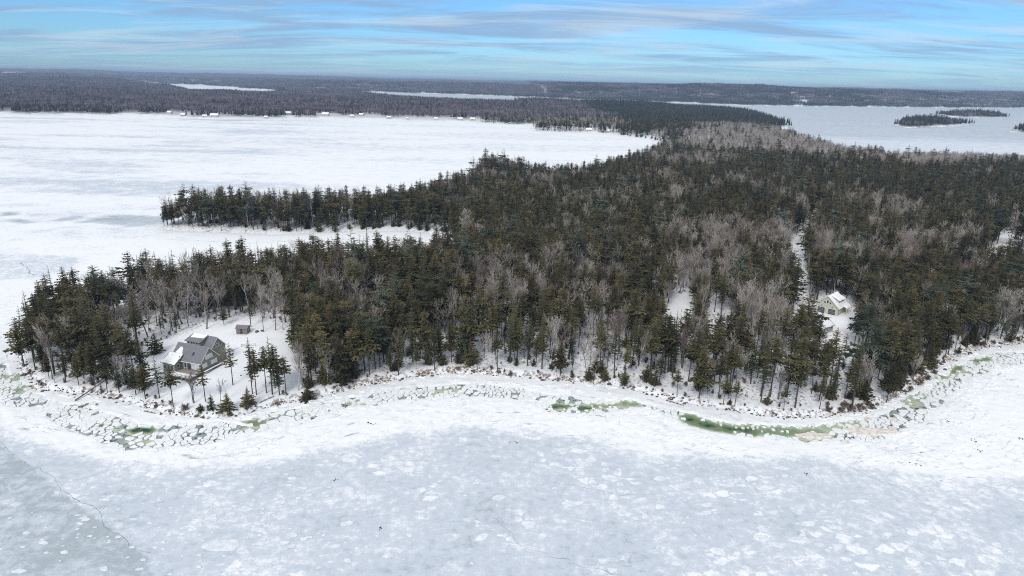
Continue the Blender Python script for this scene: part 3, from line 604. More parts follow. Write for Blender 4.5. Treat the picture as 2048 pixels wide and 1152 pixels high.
# ------------------------------------------------------------------ single trees that can be told apart: base x, base y, height in picture points, form, label
def px_m(x, y): p = GP(x, y); d = float((p - CC) @ CF); return p, d / FPX / .95
NAMED = [
 (466, 770, 87, 'jb', 'lone tall spruce with a long bare trunk beside the grey house gable'),
 (505, 788, 90, 'ja', 'leftmost spruce of the grove on the lawn between house and shore'),
 (513, 790, 96, 'ga', 'second spruce from the house in the lawn grove'),
 (533, 786, 98, 'gb', 'spruce just left of the tallest one in the lawn grove'),
 (545, 789, 120, 'ja', 'tallest spruce in the middle of the lawn grove'),
 (550, 776, 92, 'ga', 'spruce standing behind the others in the lawn grove'),
 (559, 790, 100, 'hb', 'slender twin trunked looking spruce right of the tallest in the lawn grove'),
 (572, 786, 78, 'gb', 'rightmost shorter spruce of the lawn grove'),
 (502, 745, 74, 'ja', 'open spruce rising behind the lawn grove below the shed'),
 (347, 816, 90, 'gb', 'bare trunked spruce standing before the deck corner of the grey house'),
 (411, 803, 82, 'jb', 'ragged spruce before the gable end of the grey house'),
 (319, 796, 88, 'ja', 'thin dark spruce left of the grey house near the shore'),
 (291, 799, 74, 'fa', 'dense bushy spruce on the shore bank left of the grey house'),
 (272, 790, 60, 'ib', 'bushy spruce left of the dense one on the shore bank'),
 (239, 786, 64, 'hb', 'narrow spruce above the fallen tree on the left shore'),
 (255, 776, 52, 'hb', 'shorter narrow spruce right of the fallen tree on the left shore'),
 (458, 829, 52, 'ya', 'largest bushy young spruce on the shore below the lawn'),
 (496, 814, 46, 'ya', 'bushy young spruce at the shore end of the lawn grove'),
 (423, 819, 37, 'yb', 'small pale young spruce on the shore below the grey house'),
 (403, 823, 20, 'ya', 'lowest dark young spruce on the shore below the grey house'),
 (576, 806, 24, 'ya', 'small dark spruce on the bank right of the lawn grove'),
 (617, 806, 48, 'ya', 'round young spruce on the bank beside the brown brush'),
 (314, 708, 48, 'ya', 'compact spruce against the left back corner of the grey house'),
 (246, 705, 45, 'yb', 'small spruce on the snow left of the grey house'),
 (267, 709, 36, 'yb', 'smaller spruce right beside another on the snow left of the house'),
 (323, 668, 42, 'ja', 'thin young spruce uphill behind the compact spruce at the house'),
 (448, 650, 36, 'ib', 'broad low spruce between the big bare maple and the shed'),
 (502, 654, 60, 'ja', 'dark spruce standing just behind the small shed'),
 (1590, 815, 150, 'fb', 'tall brown tinged spruce below the white roofed cottage'),
 (1703, 818, 152, 'ha', 'tallest dark spruce on the shore bank below the garage'),
 (1397, 804, 118, 'fa', 'full spruce at the shore right of the bare trunked stand'),
 (1120, 757, 78, 'fa', 'bushy spruce reaching down to the shore in the middle of the island'),
 (1772, 808, 88, 'fa', 'rounded spruce leaning over the shore where it bends towards the bay'),
 (1618, 655, 62, 'ha', 'slim spruce standing at the driveway side of the garage'),
 (1738, 660, 52, 'ja', 'small open spruce at the right corner of the garage yard'),
]
NAMED_BARE = [
 (413, 658, 104, 'a', 'large spreading bare maple behind the grey house'),
 (297, 674, 112, 'c', 'tall bare tree uphill left of the grey house'),
 (340, 670, 70, 'b', 'leaning slim bare tree left of the rear roof of the house'),
 (364, 648, 96, 'b', 'upright bare tree uphill behind the house roof'),
 (387, 806, 62, 'e', 'small bare tree on the snow before the deck'),
 (441, 803, 46, 'b', 'slim bare sapling on the snow right of the deck'),
 (527, 664, 66, 'b', 'bare tree right of the small shed'), (551, 660, 74, 'a', 'bare tree second to the right of the shed'), (565, 658, 68, 'd', 'pale bare tree at the forest edge right of the shed'),
 (1478, 662, 92, 'f', 'pale bare birch above the clearing left of the driveway'),
 (1545, 700, 90, 'f', 'white limbed bare birch left of the cottage roof'), (1560, 712, 84, 'd', 'pale bare birch nearest the cottage'),
 (1668, 590, 50, 'd', 'leaning pale bare tree behind the garage roof'),
]
def plant(name, forms, key, loc, scale, rot, label, cat, group=None):
    tr, cr = forms[key][:2]
    e = link(name, None); e.location = loc; e.rotation_euler = (0, 0, rot); e.scale = (scale[0], scale[0], scale[1]) if isinstance(scale, tuple) else (scale,) * 3
    tag(e, label, cat, group); link('trunk', tr, e); link('crown', cr, e); return e
rngT = random.Random(5); keep = []
for (x, y, h, key, lab) in NAMED:
    p, m = px_m(x, y); s = h * m / SPR[key][2]; keep.append((p[0], p[1]))
    plant('young_spruce' if key[0] == 'y' else 'spruce_tree', SPR, key, (p[0], p[1], p[2] - .1), (max(s, min(.8, s * 1.25)), s), rngT.random() * 6.28, lab, 'spruce', 'young spruces on the shore and lawn' if key[0] == 'y' else 'spruces that stand out singly')
for (x, y, h, key, lab) in NAMED_BARE:
    p, m = px_m(x, y); s = h * m / BARE[key][2]; keep.append((p[0], p[1]))
    plant('bare_tree', BARE, key, (p[0], p[1], p[2] - .1), s, rngT.random() * 6.28, lab, 'bare tree', 'bare trees that stand out singly')
keep = np.array(keep)
trees = [t for t in trees if ((keep[:, 0] - t[0]) ** 2 + (keep[:, 1] - t[1]) ** 2).min() > 6.0]
sites = [(SITE['house'], 9), (SITE['garage'], 9), (SITE['cottage'], 7)]
trees = [t for t in trees if all(math.hypot(t[0] - s[0], t[1] - s[1]) > d for s, d in sites)]
def zone(u, v, r, x, y):
    if r > 400 and u < 960: return 'on the wooded spit beyond the frozen cove'
    if u < 120: return "at the outer edge of the island's left tip"
    if u < 235: return ('low' if v > 700 else 'high') + ' in the stand left of the house'
    if u < 420: return 'on the rise behind the grey house' if v < 720 else 'on the shore left of the grey house'
    if u < 640: return 'behind the small shed' if v < 720 else 'at the right end of the lawn grove'
    dep = 'along the shore' if v > 725 else 'behind the front' if v > 660 else 'deep inland' if v > 590 else 'far inland'
    a = 'right of the lawn' if u < 780 else 'above the brown shore grass' if u < 960 else 'mid island' if u < 1150 else 'left of the snowy clearing' if u < 1340 else \
        'between clearing and cottage' if u < 1560 else 'by the cottage and garage' if u < 1760 else 'right of the garage' if u < 1920 else 'at the right edge'
    return dep + ' ' + a
trees.sort(key=lambda t: t[0] ** 2 + t[1] ** 2)
ta = np.array([(t[0], t[1], t[2]) for t in trees]); tu, tv = PIX(ta[:, 0], ta[:, 1], ta[:, 2]); tu2, tv2 = PIX(ta[:, 0], ta[:, 1], ta[:, 2] + 14)
cnt = {'spruce': 0, 'bare': 0, 'young': 0, 'pine': 0}; LIM = {'spruce': 262, 'bare': 280, 'young': 60, 'pine': 30}
rest = {'spruce': [], 'bare': [], 'young': [], 'pine': []}
NM = {'spruce': ('spruce_tree', 'spruce'), 'bare': ('bare_tree', 'bare tree'), 'young': ('young_spruce', 'spruce'), 'pine': ('pine_tree', 'pine')}
def order_labels(rows):
    '''rows: (u, object, phrase, plural); things alike in one place are told apart by their order from the left'''
    by = {}
    for r_ in rows: by.setdefault(r_[2], []).append(r_)
    for ph_, L_ in by.items():
        L_.sort(key=lambda q: q[0]); n = len(L_)
        for j, (u, o, _, pl) in enumerate(L_):
            o['label'] = ph_ if n == 1 or n > 16 else ('leftmost of ' + pl if j == 0 else ORD[j] + ' from left of ' + pl); o['group'] = pl
ORD = 'leftmost second third fourth fifth sixth seventh eighth ninth tenth eleventh twelfth thirteenth fourteenth fifteenth sixteenth'.split()
chosen = {}
for i, t in enumerate(trees):
    k = t[3]; inside = -20 < tu[i] < 2068 and tv2[i] < 1150
    if cnt[k] < LIM[k] and inside:
        cnt[k] += 1; forms = BARE if k == 'bare' else SPR; z = zone(tu[i], tv[i], math.hypot(t[0], t[1]), t[0], t[1])
        what = {'spruce': 'dark spruce', 'bare': 'leafless tree', 'young': 'spruce', 'pine': 'pine'}[k]
        chosen.setdefault((k, forms[t[4]][3] + ' ' + what, z), []).append((tu[i], t, forms))
    else: rest[k].append(t)
for (k, what, z), L_ in chosen.items():
    L_.sort(key=lambda q: q[0]); n = len(L_)
    for j, (u, t, forms) in enumerate(L_):
        lab = '%s %s' % (what, z) if n == 1 or n > 16 else ('%s of %ss %s' if j == 0 else '%s from left of %ss %s') % (ORD[j], what, z)
        w_ = t[5] * (.80 + .30 * ((t[6] * 7.7) % 1)); plant(NM[k][0], forms, t[4], t[:3], (w_, t[5]), t[6], lab, NM[k][1], '%ss %s' % (what, z)).rotation_euler = (.05 * math.sin(t[6] * 5), .05 * math.cos(t[6] * 9), t[6])

# ------------------------------------------------------------------ the rest of the forest, too many to count
def joined(name, tr, cr):
    """one mesh object of trunk and crown for scattering; not in the scene itself"""
    vs = []; fs = []; mi = []; off = 0; at = {'tone': [], 'topb': []}
    for k, me in enumerate((tr, cr)):
        v = np.empty(len(me.vertices) * 3, np.float32); me.vertices.foreach_get('co', v); vs.append(v.reshape(-1, 3))
        for p in me.polygons: fs.append([off + q for q in p.vertices]); mi.append(k)
        for a in at:
            if a in me.attributes: b = np.empty(len(me.vertices), np.float32); me.attributes[a].data.foreach_get('value', b); at[a].append(b)
            else: at[a].append(np.zeros(len(me.vertices), np.float32))
        off += len(me.vertices)
    me = bpy.data.meshes.new(name); me.from_pydata(np.vstack(vs).tolist(), [], fs)
    me.materials.append(tr.materials[0]); me.materials.append(cr.materials[0]); me.polygons.foreach_set('material_index', mi)
    for a in at: me.attributes.new(a, 'FLOAT', 'POINT').data.foreach_set('value', np.concatenate(at[a]))
    me.update(); return bpy.data.objects.new(name, me)
def scatter_object(name, objs, pts, label):
    """pts: x, y, z, index, (scale xyz), rot"""
    coll = bpy.data.collections.new(name + '_forms')
    for o in objs: coll.objects.link(o)
    order = {o.name: i for i, o in enumerate(sorted(objs, key=lambda o: o.name))}; remap = [order[o.name] for o in objs]
    me = bpy.data.meshes.new(name); n = len(pts); me.vertices.add(n)
    P = np.array([(p[0], p[1], p[2]) for p in pts], np.float32); me.vertices.foreach_set('co', P.ravel())
    me.attributes.new('pick', 'INT', 'POINT').data.foreach_set('value', np.array([remap[p[3]] for p in pts], np.int32))
    me.attributes.new('size', 'FLOAT_VECTOR', 'POINT').data.foreach_set('vector', np.array([p[4] for p in pts], np.float32).ravel())
    me.attributes.new('turn', 'FLOAT_VECTOR', 'POINT').data.foreach_set('vector', np.array([(0, 0, p[5]) for p in pts], np.float32).ravel())
    o = link(name, me)
    ng = bpy.data.node_groups.new(name, 'GeometryNodeTree')
    ng.interface.new_socket('Geometry', in_out='INPUT', socket_type='NodeSocketGeometry'); ng.interface.new_socket('Geometry', in_out='OUTPUT', socket_type='NodeSocketGeometry')
    N = ng.nodes.new; L = ng.links.new
    gi = N('NodeGroupInput'); go = N('NodeGroupOutput'); ip = N('GeometryNodeInstanceOnPoints'); ci = N('GeometryNodeCollectionInfo')
    ci.inputs['Collection'].default_value = coll; ci.inputs['Separate Children'].default_value = True; ci.inputs['Reset Children'].default_value = True
    def at(nm, ty): a = N('GeometryNodeInputNamedAttribute'); a.data_type = ty; a.inputs['Name'].default_value = nm; return a.outputs['Attribute']
    ip.inputs['Pick Instance'].default_value = True
    L(gi.outputs[0], ip.inputs['Points']); L(ci.outputs[0], ip.inputs['Instance']); L(at('pick', 'INT'), ip.inputs['Instance Index'])
    L(at('turn', 'FLOAT_VECTOR'), ip.inputs['Rotation']); L(at('size', 'FLOAT_VECTOR'), ip.inputs['Scale']); L(ip.outputs[0], go.inputs[0])
    o.modifiers.new('scatter', 'NODES').node_group = ng
    return tag(o, label, kind='stuff')
con_keys = FOREST + ['ya', 'yb', 'pa']; con_obj = [joined('conifer_%02d' % i, *SPR[k][:2]) for i, k in enumerate(con_keys)]
bare_keys = list(BARE); bare_obj = [joined('hardwood_%02d' % i, *BARE[k][:2]) for i, k in enumerate(bare_keys)]
scatter_object('spruce_forest', con_obj, [(t[0], t[1], t[2], con_keys.index(t[4]), (t[5] * (.80 + .32 * ((t[6] * 7.7) % 1)),) * 2 + (t[5],), t[6]) for k in ('spruce', 'young', 'pine') for t in rest[k]], 'dense spruce forest running back over the mainland')
scatter_object('bare_forest', bare_obj, [(t[0], t[1], t[2], bare_keys.index(t[4]), (t[5],) * 3, t[6]) for t in rest['bare']], 'leafless grey hardwood forest among the spruces')
# brush and saplings on the forest floor near the shore
bx, by, g_ = scatter(3.4, 150, 420, 9); bs = land_sd(bx, by); kk = (bs > .8) & (~open_mask(bx, by) | (bs < 4)) & (g_.random(bx.size) < .32); bx, by, bs = bx[kk], by[kk], bs[kk]; bz = elev(bx, by, bs)
bush_obj = [joined('brush_00', *BUSH), joined('brush_01', *SPR['yb'][:2])]
scatter_object('undergrowth', bush_obj, [(bx[i], by[i], bz[i] - .1, int(q > .72), ((.16 + .22 * q2) if q > .72 else (.3 + .5 * q2),) * 3, q2 * 50) for i, (q, q2) in enumerate(zip(g_.random(bx.size), g_.random(bx.size)))], 'low brush and saplings on the snowy forest floor')

# distant woods: patches of many small trees, standing on the far land
def patch(name, seed, conif, n=64, size=58.0):
    rng = random.Random(seed); V = []; T = []; mi = []; tone = []
    for _ in range(n):
        x = rng.uniform(-.5, .5) * size; y = rng.uniform(-.5, .5) * size; c = rng.random() < conif; tn = rng.random()
        if c:
            H = rng.uniform(12, 19); R = rng.uniform(2.2, 3.4)
            for l in range(6):
                z0 = H * (.18 + .13 * l); r = R * (1 - l / 6.5)
                for k in range(4):
                    a = rng.random() * 6.28; a2 = a + rng.uniform(.9, 1.6); i = len(V)
                    V += [(x, y, z0 + H * .22), (x + r * math.cos(a), y + r * math.sin(a), z0 - .4), (x + r * math.cos(a2), y + r * math.sin(a2), z0 - .2)]
                    T.append((i, i + 1, i + 2)); mi.append(0); tone += [tn] * 3
        else:
            H = rng.uniform(11, 17)
            for k in range(26):
                a = rng.random() * 6.28; e = rng.uniform(.25, 1.0); l = H * .5 * rng.uniform(.6, 1.1); z = H * rng.uniform(.30, .62); w = .34
                dx, dy = math.cos(a) * l * math.cos(e * 1.4), math.sin(a) * l * math.cos(e * 1.4); i = len(V); q = rng.random() * 6.28
                V += [(x + w * math.cos(q), y + w * math.sin(q), z), (x - w * math.cos(q), y - w * math.sin(q), z), (x + dx, y + dy, z + l * math.sin(e * 1.4))]
                T.append((i, i + 1, i + 2)); mi.append(1); tone += [tn] * 3
            i = len(V); V += [(x - .2, y, -1), (x + .2, y, -1), (x, y, H * .8)]; T.append((i, i + 1, i + 2)); mi.append(1); tone += [.9] * 3
    return bpy.data.objects.new(name, np_mesh(name, V, [np.array(T)], ['far_conifer', 'far_hardwood'], {'tone': tone}, mi))
PCON = [.05, .05, .25, .25, .55, .55, .92, .92]
patches = [patch('wood_%02d' % i, 500 + i, c) for i, c in enumerate(PCON)]
fp = []
for cell, r0, r1, sd0, sc in ((46, 1720, 3600, 12, 1.0), (52, 3600, 5600, 13, 1.12), (84, 5600, 9000, 14, 1.9)):
    X, Y, g_ = scatter(cell, r0, r1, sd0, 43); s = land_sd(X, Y); Z = elev(X, Y, s); u, v = PIX(X, Y, Z); fcl = ell(u, v, FARCLEAR)
    k = (s > 16) & (fcl < .5) & ~np.any([np.hypot(X - h[0][0], Y - h[0][1]) < 42 for h in FAR_HOUSES], axis=0); X, Y, Z = X[k], Y[k], Z[k]; h = hard_frac(X, Y) + g_.uniform(-.16, .16, X.size)
    edge = s[k] < 70; h = np.where(edge, h - .35, h)
    if r0 > 5000: h = np.clip(h, .25, .9)
    for i in range(X.size):
        q = 1 - h[i]; idx_ = (0 if q < .2 else 2 if q < .42 else 4 if q < .68 else 6) + int(g_.random() < .5)
        fp.append((X[i], Y[i], Z[i] - .3, idx_, (sc, sc, .9 + .3 * g_.random()), int(g_.random() * 4) * 1.5708 + g_.random() * .5))
scatter_object('distant_woods', patches, fp, 'far hardwood and spruce woods across the bay')
# islet trees
ip = []
for I, n, hh in ((ISLETS[0], 190, 1.3), (ISLETS[1], 130, 1.3), (ISLETS[2], 90, 1.2), (ISLETS[3], 60, .7)):
    g_ = np.random.default_rng(int(abs(I[0, 0])) % 97); lo, hi = I.min(0), I.max(0); X = g_.uniform(lo[0], hi[0], 4000); Y = g_.uniform(lo[1], hi[1], 4000)
    s = land_sd(X, Y); k = np.nonzero(s > 3)[0]
    u, _ = PIX(X, Y, np.zeros_like(X)); k = [j for j in k if not (1895 < u[j] < 1925 and I is ISLETS[0])][:n]
    for j in k:
        q = g_.random(); ip.append((X[j], Y[j], float(elev([X[j]], [Y[j]])[0]) - .2, int(q * 5.99), (hh * (.45 + .35 * g_.random() + .45 * float(sm(s[j], 3, 24))),) * 3, q * 60))
scatter_object('islet_woods', [joined('islet_conifer_%02d' % i, *SPR[k][:2]) for i, k in enumerate(('fa', 'fb', 'ha', 'hb', 'ia', 'ib'))], ip, 'dark spruces crowding the small islets in the far bay')
# ------------------------------------------------------------------ buildings
def window(parent, c, ux, n, w, h, panes=1, glass='glass', bars=True):
    """c centre on the wall, ux along the wall, n outward; frame with panes as sub-parts"""
    c = Vector(c); ux = Vector(ux).normalized(); n = Vector(n).normalized(); uz = Vector((0, 0, 1))
    def slab(mb, a0, a1, b0, b1, d0, d1):
        mb.hexa([tuple(c + ux * a + uz * b + n * d) for (a, b, d) in ((a0, b0, d0), (a1, b0, d0), (a1, b0, d1), (a0, b0, d1), (a0, b1, d0), (a1, b1, d0), (a1, b1, d1), (a0, b1, d1))])
    f = MB(); t = .11
    slab(f, -w / 2 - t, w / 2 + t, -h / 2 - t, -h / 2, -.02, .09); slab(f, -w / 2 - t, w / 2 + t, h / 2, h / 2 + t, -.02, .09)
    slab(f, -w / 2 - t, -w / 2, -h / 2, h / 2, -.02, .08); slab(f, w / 2, w / 2 + t, -h / 2, h / 2, -.02, .08)
    for k in range(1, panes): x = -w / 2 + w * k / panes; slab(f, x - .06, x + .06, -h / 2, h / 2, -.02, .075)
    fo = f.build('window', 'trim_white', parent)
    for k in range(panes):
        m = MB(); x0 = -w / 2 + w * k / panes + (.06 if k else 0); x1 = -w / 2 + w * (k + 1) / panes - (.06 if k < panes - 1 else 0)
        slab(m, x0, x1, -h / 2, h / 2, -.01, .03); m.build('pane', glass, fo)
    return fo
def gable_roof(parent, name, mat, x0, x1, y0, ym, y1, ze0, zr, ze1, over=.35, th=.22, axis='x', kids=()):
    """two roof slabs; ridge along x (or along y with x and y swapped); returns the roof object"""
    def sw(p): return p if axis == 'x' else (p[1], p[0], p[2])
    m = MB()
    for (ya, za, s) in ((y0, ze0, -1), (y1, ze1, 1)):
        sl = (zr - za) / (ym - ya); yo = ya + s * over; zo = za + s * over * sl
        q = [(x0 - over, yo, zo), (x1 + over, yo, zo), (x1 + over, ym, zr), (x0 - over, ym, zr)]
        q = [sw(p) for p in q]; a = (Vector(q[1]) - Vector(q[0])).cross(Vector(q[2]) - Vector(q[0])).z
        if a < 0: q = q[::-1]
        m.hexa([(x, y, z) for x, y, z in q] + [(x, y, z + th) for x, y, z in q])
    r = m.build(name, mat, parent); return r
def snow_patch(parent, quad, th=.22, seed=0, name='snow_cover'):
    """uneven slab of snow lying on a roof plane; quad given ccw from above"""
    rng = random.Random(seed); n = 7; m = MB(); A, B, C_, D = [Vector(q) for q in quad]
    top = {}
    for i in range(n + 1):
        for j in range(n + 1):
            u, v = i / n, j / n
            e = min(u, 1 - u, v, 1 - v)
            uu_, vv_ = (u + rng.uniform(-.05, .05) if 0 < i < n else u + rng.uniform(-.02, .02)), (v + rng.uniform(-.05, .05) if 0 < j < n else v + rng.uniform(-.03, .03))
            p = A.lerp(B, uu_).lerp(D.lerp(C_, uu_), vv_); top[i, j] = (p.x, p.y, p.z + (.03 if e == 0 else th * rng.uniform(.8, 1.15)))
    me = bpy.data.meshes.new(name); V = []; ix_ = {}
    for k, p in top.items(): ix_[k] = len(V); V.append(p)
    F_ = [(ix_[i, j], ix_[i + 1, j], ix_[i + 1, j + 1], ix_[i, j + 1]) for i in range(n) for j in range(n)]
    me.from_pydata(V, [], F_); me.materials.append(MAT['snow']); me.update(); me.polygons.foreach_set('use_smooth', [True] * len(F_))
    return link(name, me, parent)

# grey-green shingled house; local x along the ridge towards the gable, y away from the shore, origin at the near right corner
o = G(300 + 720 / 7.2, 620 + 745 / 7.2, 4.2 + 3.7)
hs = empty('grey_house', (o[0], o[1], 4.2), math.radians(-19)); hs.scale = (.92,) * 3; tag(hs, 'sage shingled house with grey roof, dormer and raised deck on the point', 'house')
wl = MB().prismx([(0, -1.2), (8.8, -1.2), (8.8, 3.5), (4.4, 7.9), (0, 3.5)], -13.2, 0).build('wall', 'siding_sage', hs)
rf = gable_roof(hs, 'roof', 'shingle', -13.2, 0, 0, 4.4, 8.8, 3.5, 7.95, 3.5, .45)
m = MB()      # white rake boards on the gable
for s in (-1, 1): m.hexa([(.47, 4.4 + s * 4.85, 2.9), (.53, 4.4 + s * 4.85, 2.9), (.53, 4.4, 7.75), (.47, 4.4, 7.75), (.47, 4.4 + s * 4.85, 3.2), (.53, 4.4 + s * 4.85, 3.2), (.53, 4.4, 8.08), (.47, 4.4, 8.08)])
m.build('rake_board', 'trim_white', rf)
MB().box(-13.6, .45, -.55, -.47, 2.88, 3.16).build('gutter', 'trim_white', rf)
snow_patch(rf, [(-13.4, .2, 3.98), (-8.8, .2, 3.98), (-10.2, 3.0, 6.8), (-11.4, 3.3, 7.1)], .25, 3)
MB().bar((-7.6, 2.4, 5.6), (-7.6, 2.4, 6.7), .10).build('vent_pipe', 'metal', rf); MB().bar((-7.2, 3.0, 6.2), (-7.2, 3.0, 7.1), .08).build('vent_pipe', 'metal', rf)
m = MB(); m.hexa([(-5.0, 1.45, 5.1), (-4.1, 1.45, 5.1), (-4.1, 2.35, 6.0), (-5.0, 2.35, 6.0), (-5.0, 1.37, 5.25), (-4.1, 1.37, 5.25), (-4.1, 2.27, 6.15), (-5.0, 2.27, 6.15)]); m.build('skylight', 'glass', rf)
for (y, z, w, h, n) in ((4.4, 4.55, 3.3, 1.5, 3), (1.9, 1.75, 2.3, 1.5, 3), (6.6, 1.75, 2.9, 1.35, 3)): window(hs, (0, y, z), (0, 1, 0), (1, 0, 0), w, h, n, 'blind')
for (x, w) in ((-2.4, 3.4), (-7.0, 1.0)): window(hs, (x, 0, 1.55), (1, 0, 0), (0, -1, 0), w, 1.9, 3 if w > 2 else 1, 'blind' if w > 2 else 'glass')
MB().box(-6.0, -4.6, -.06, 0.02, .15, 2.5).build('door', 'glass', hs)
# rear block with its shed dormer
MB().prismx([(6.2, -.8), (14.2, -.8), (14.2, 5.6), (10.2, 9.6), (6.2, 5.6)], -11.4, -1.1).build('rear_wall', 'siding_sage', hs)
rr = gable_roof(hs, 'rear_roof', 'shingle', -11.4, -1.1, 6.2, 10.2, 14.2, 5.6, 9.65, 5.6, .42)
m = MB()
for s in (-1, 1): m.hexa([(-.66, 10.2 + s * 4.4, 5.05), (-.6, 10.2 + s * 4.4, 5.05), (-.6, 10.2, 9.45), (-.66, 10.2, 9.45), (-.66, 10.2 + s * 4.4, 5.33), (-.6, 10.2 + s * 4.4, 5.33), (-.6, 10.2, 9.76), (-.66, 10.2, 9.76)])
m.build('rake_board', 'trim_white', rr)
MB().prismx([(6.0, 5.4), (10.1, 5.4), (10.1, 9.6), (6.0, 8.5)], -11.3, -5.0).build('dormer', 'siding_sage', hs)
dr = MB().slab([(-11.8, 5.4, 8.66), (-4.6, 5.4, 8.66), (-4.6, 10.25, 9.98), (-11.8, 10.25, 9.98)], .2).build('dormer_roof', 'shingle', hs)
snow_patch(dr, [(-10.9, 7.6, 9.28), (-5.2, 8.1, 9.42), (-5.0, 10.2, 9.98), (-11.5, 10.2, 9.98)], .2, 5)
for x in (-10.4, -9.1, -7.8, -6.5): window(hs, (x, 6.0, 7.85), (1, 0, 0), (0, -1, 0), .75, .75, 1)
for y in (8.6, 10.2, 11.8): window(hs, (-1.1, y, 6.7), (0, 1, 0), (1, 0, 0), 1.0, 1.25, 1)
window(hs, (-1.1, 12.9, 3.9), (0, 1, 0), (1, 0, 0), 1.2, .9, 1)
# sunroom with snow-laden roof
MB().prismx([(-3.0, -1.4), (.02, -1.4), (.02, 4.9), (-3.0, 2.75)], -14.6, -8.9).build('sunroom_wall', 'siding_sage', hs)
sr = MB().slab([(-15.1, -3.5, 2.75), (-8.4, -3.5, 2.75), (-8.4, 1.2, 5.25), (-15.1, 1.2, 5.25)], .2).build('sunroom_roof', 'shingle', hs)
snow_patch(sr, [(-15.0, -3.45, 2.78), (-8.5, -3.45, 2.78), (-8.7, 1.1, 5.2), (-14.8, 1.1, 5.2)], .3, 8)
for x in (-13.6, -11.9, -10.2): window(hs, (x, -3.0, 1.2), (1, 0, 0), (0, -1, 0), 1.15, 1.5, 1)
window(hs, (-8.9, -1.6, 1.5), (0, 1, 0), (1, 0, 0), 1.0, 1.2, 1)
# deck on posts, railing of its own pieces
dk_ = MB().box(-11.0, .6, -6.2, -3.02, -.30, -.08).box(-8.85, .6, -3.02, -.02, -.30, -.08).build('deck', 'deck_wood', hs)
snow_patch(dk_, [(-10.9, -6.1, -.07), (.5, -6.1, -.07), (.5, -3.1, -.07), (-10.9, -3.1, -.07)], .16, 11)
for x in np.linspace(-10.8, .4, 7): MB().box(x - .1, x + .1, -6.1, -5.9, -3.2, 1.0).build('post', 'deck_wood', dk_)
MB().box(-11.0, .6, -6.1, -5.98, .86, .98).box(.42, .54, -6.1, -.1, .86, .98).build('rail', 'trim_white', dk_)
for i, x in enumerate(np.linspace(-10.6, .2, 36)): MB().box(x - .025, x + .025, -6.06, -6.02, -.05, .86).build('baluster', 'trim_white', dk_)
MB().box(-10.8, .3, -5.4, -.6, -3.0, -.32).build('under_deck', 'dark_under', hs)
MB().box(.55, 1.3, .2, 9.4, -.35, -.02).build('side_ledge', 'dark_under', hs); snow_patch(hs, [(.5, .1, 0), (1.35, .1, 0), (1.35, 9.5, 0), (.5, 9.5, 0)], .12, 12)

# weathered shed
p = GP(487, 665); sh = empty('garden_shed', (p[0], p[1], p[2]), math.radians(-4)); tag(sh, 'small weathered grey shed on the snow uphill of the house', 'shed')
MB().prismx([(-1.5, -.3), (1.5, -.3), (1.5, 2.2), (0, 3.0), (-1.5, 2.2)], -2.1, 2.1).build('wall', 'shed_wood', sh)
gable_roof(sh, 'roof', 'shingle', -2.1, 2.1, -1.5, 0, 1.5, 2.2, 3.02, 2.2, .3, .12)
MB().box(-.55, .35, -1.56, -1.48, 0, 1.9).build('door', 'dark_under', sh)

# pale green garage: gable with two doors faces the camera; x along the front, y back
o = G(1560 + 940 / 8.23, 560 + 592 / 8.23, 6.0)
ga = empty('garage', (o[0], o[1], 6.0), math.radians(-44)); ga.scale = (1.15,) * 3; tag(ga, 'pale green two door garage with snow covered roof', 'garage')
MB().prism([(-8.2, -.5), (0, -.5), (0, 3.1), (-4.1, 6.7), (-8.2, 3.1)], 0, 8.6).build('wall', 'siding_pale_green', ga)
gr = gable_roof(ga, 'roof', 'trim_white', 0, 8.6, -8.2, -4.1, 0, 3.1, 6.75, 3.1, .55, .16, axis='y')
snow_patch(gr, [(-4.1, -.5, 6.93), (-4.1, 9.1, 6.93), (-8.7, 9.1, 2.86), (-8.7, -.5, 2.86)], .3, 21); snow_patch(gr, [(.5, -.5, 2.86), (.5, 9.1, 2.86), (-4.1, 9.1, 6.93), (-4.1, -.5, 6.93)], .3, 22)
for x in (-6.1, -2.2):
    d = MB().box(x - 1.35, x + 1.35, -.07, .02, 0, 2.15).build('garage_door', 'garage_door', ga)
    for z in (.55, 1.1, 1.65): MB().box(x - 1.3, x + 1.3, -.10, -.07, z - .03, z + .03).build('panel_joint', 'trim_white' if False else 'metal', d)
    MB().box(x - 1.5, x - 1.35, -.1, .02, 0, 2.3).box(x + 1.35, x + 1.5, -.1, .02, 0, 2.3).box(x - 1.35, x + 1.35, -.1, .02, 2.15, 2.3).build('door_trim', 'trim_white', ga)
    MB().box(x - .1, x + .1, -.25, 0, 2.65, 2.95).build('wall_lamp', 'garage_door', ga)
for (x, z, h) in ((-5.1, 4.3, .7), (-4.1, 4.6, 1.2), (-3.1, 4.3, .7)): window(ga, (x, 0, z), (1, 0, 0), (0, -1, 0), .62, h, 1)
MB().prism([(-3.6, 3.3), (-.9, 3.3), (-.9, 5.35), (-3.6, 6.5)], 2.2, 7.2).build('dormer', 'siding_pale_green', ga)
dr = MB().slab([(-.35, 1.7, 5.35), (-.35, 7.7, 5.35), (-4.1, 7.7, 7.0), (-4.1, 1.7, 7.0)], .14).build('dormer_roof', 'trim_white', ga)
snow_patch(dr, [(-.3, 1.65, 5.36), (-.3, 7.75, 5.36), (-4.1, 7.75, 7.02), (-4.1, 1.65, 7.02)], .35, 23)
for y in (3.6, 5.8): window(ga, (-.9, y, 4.75), (0, 1, 0), (1, 0, 0), 1.3, .7, 1)
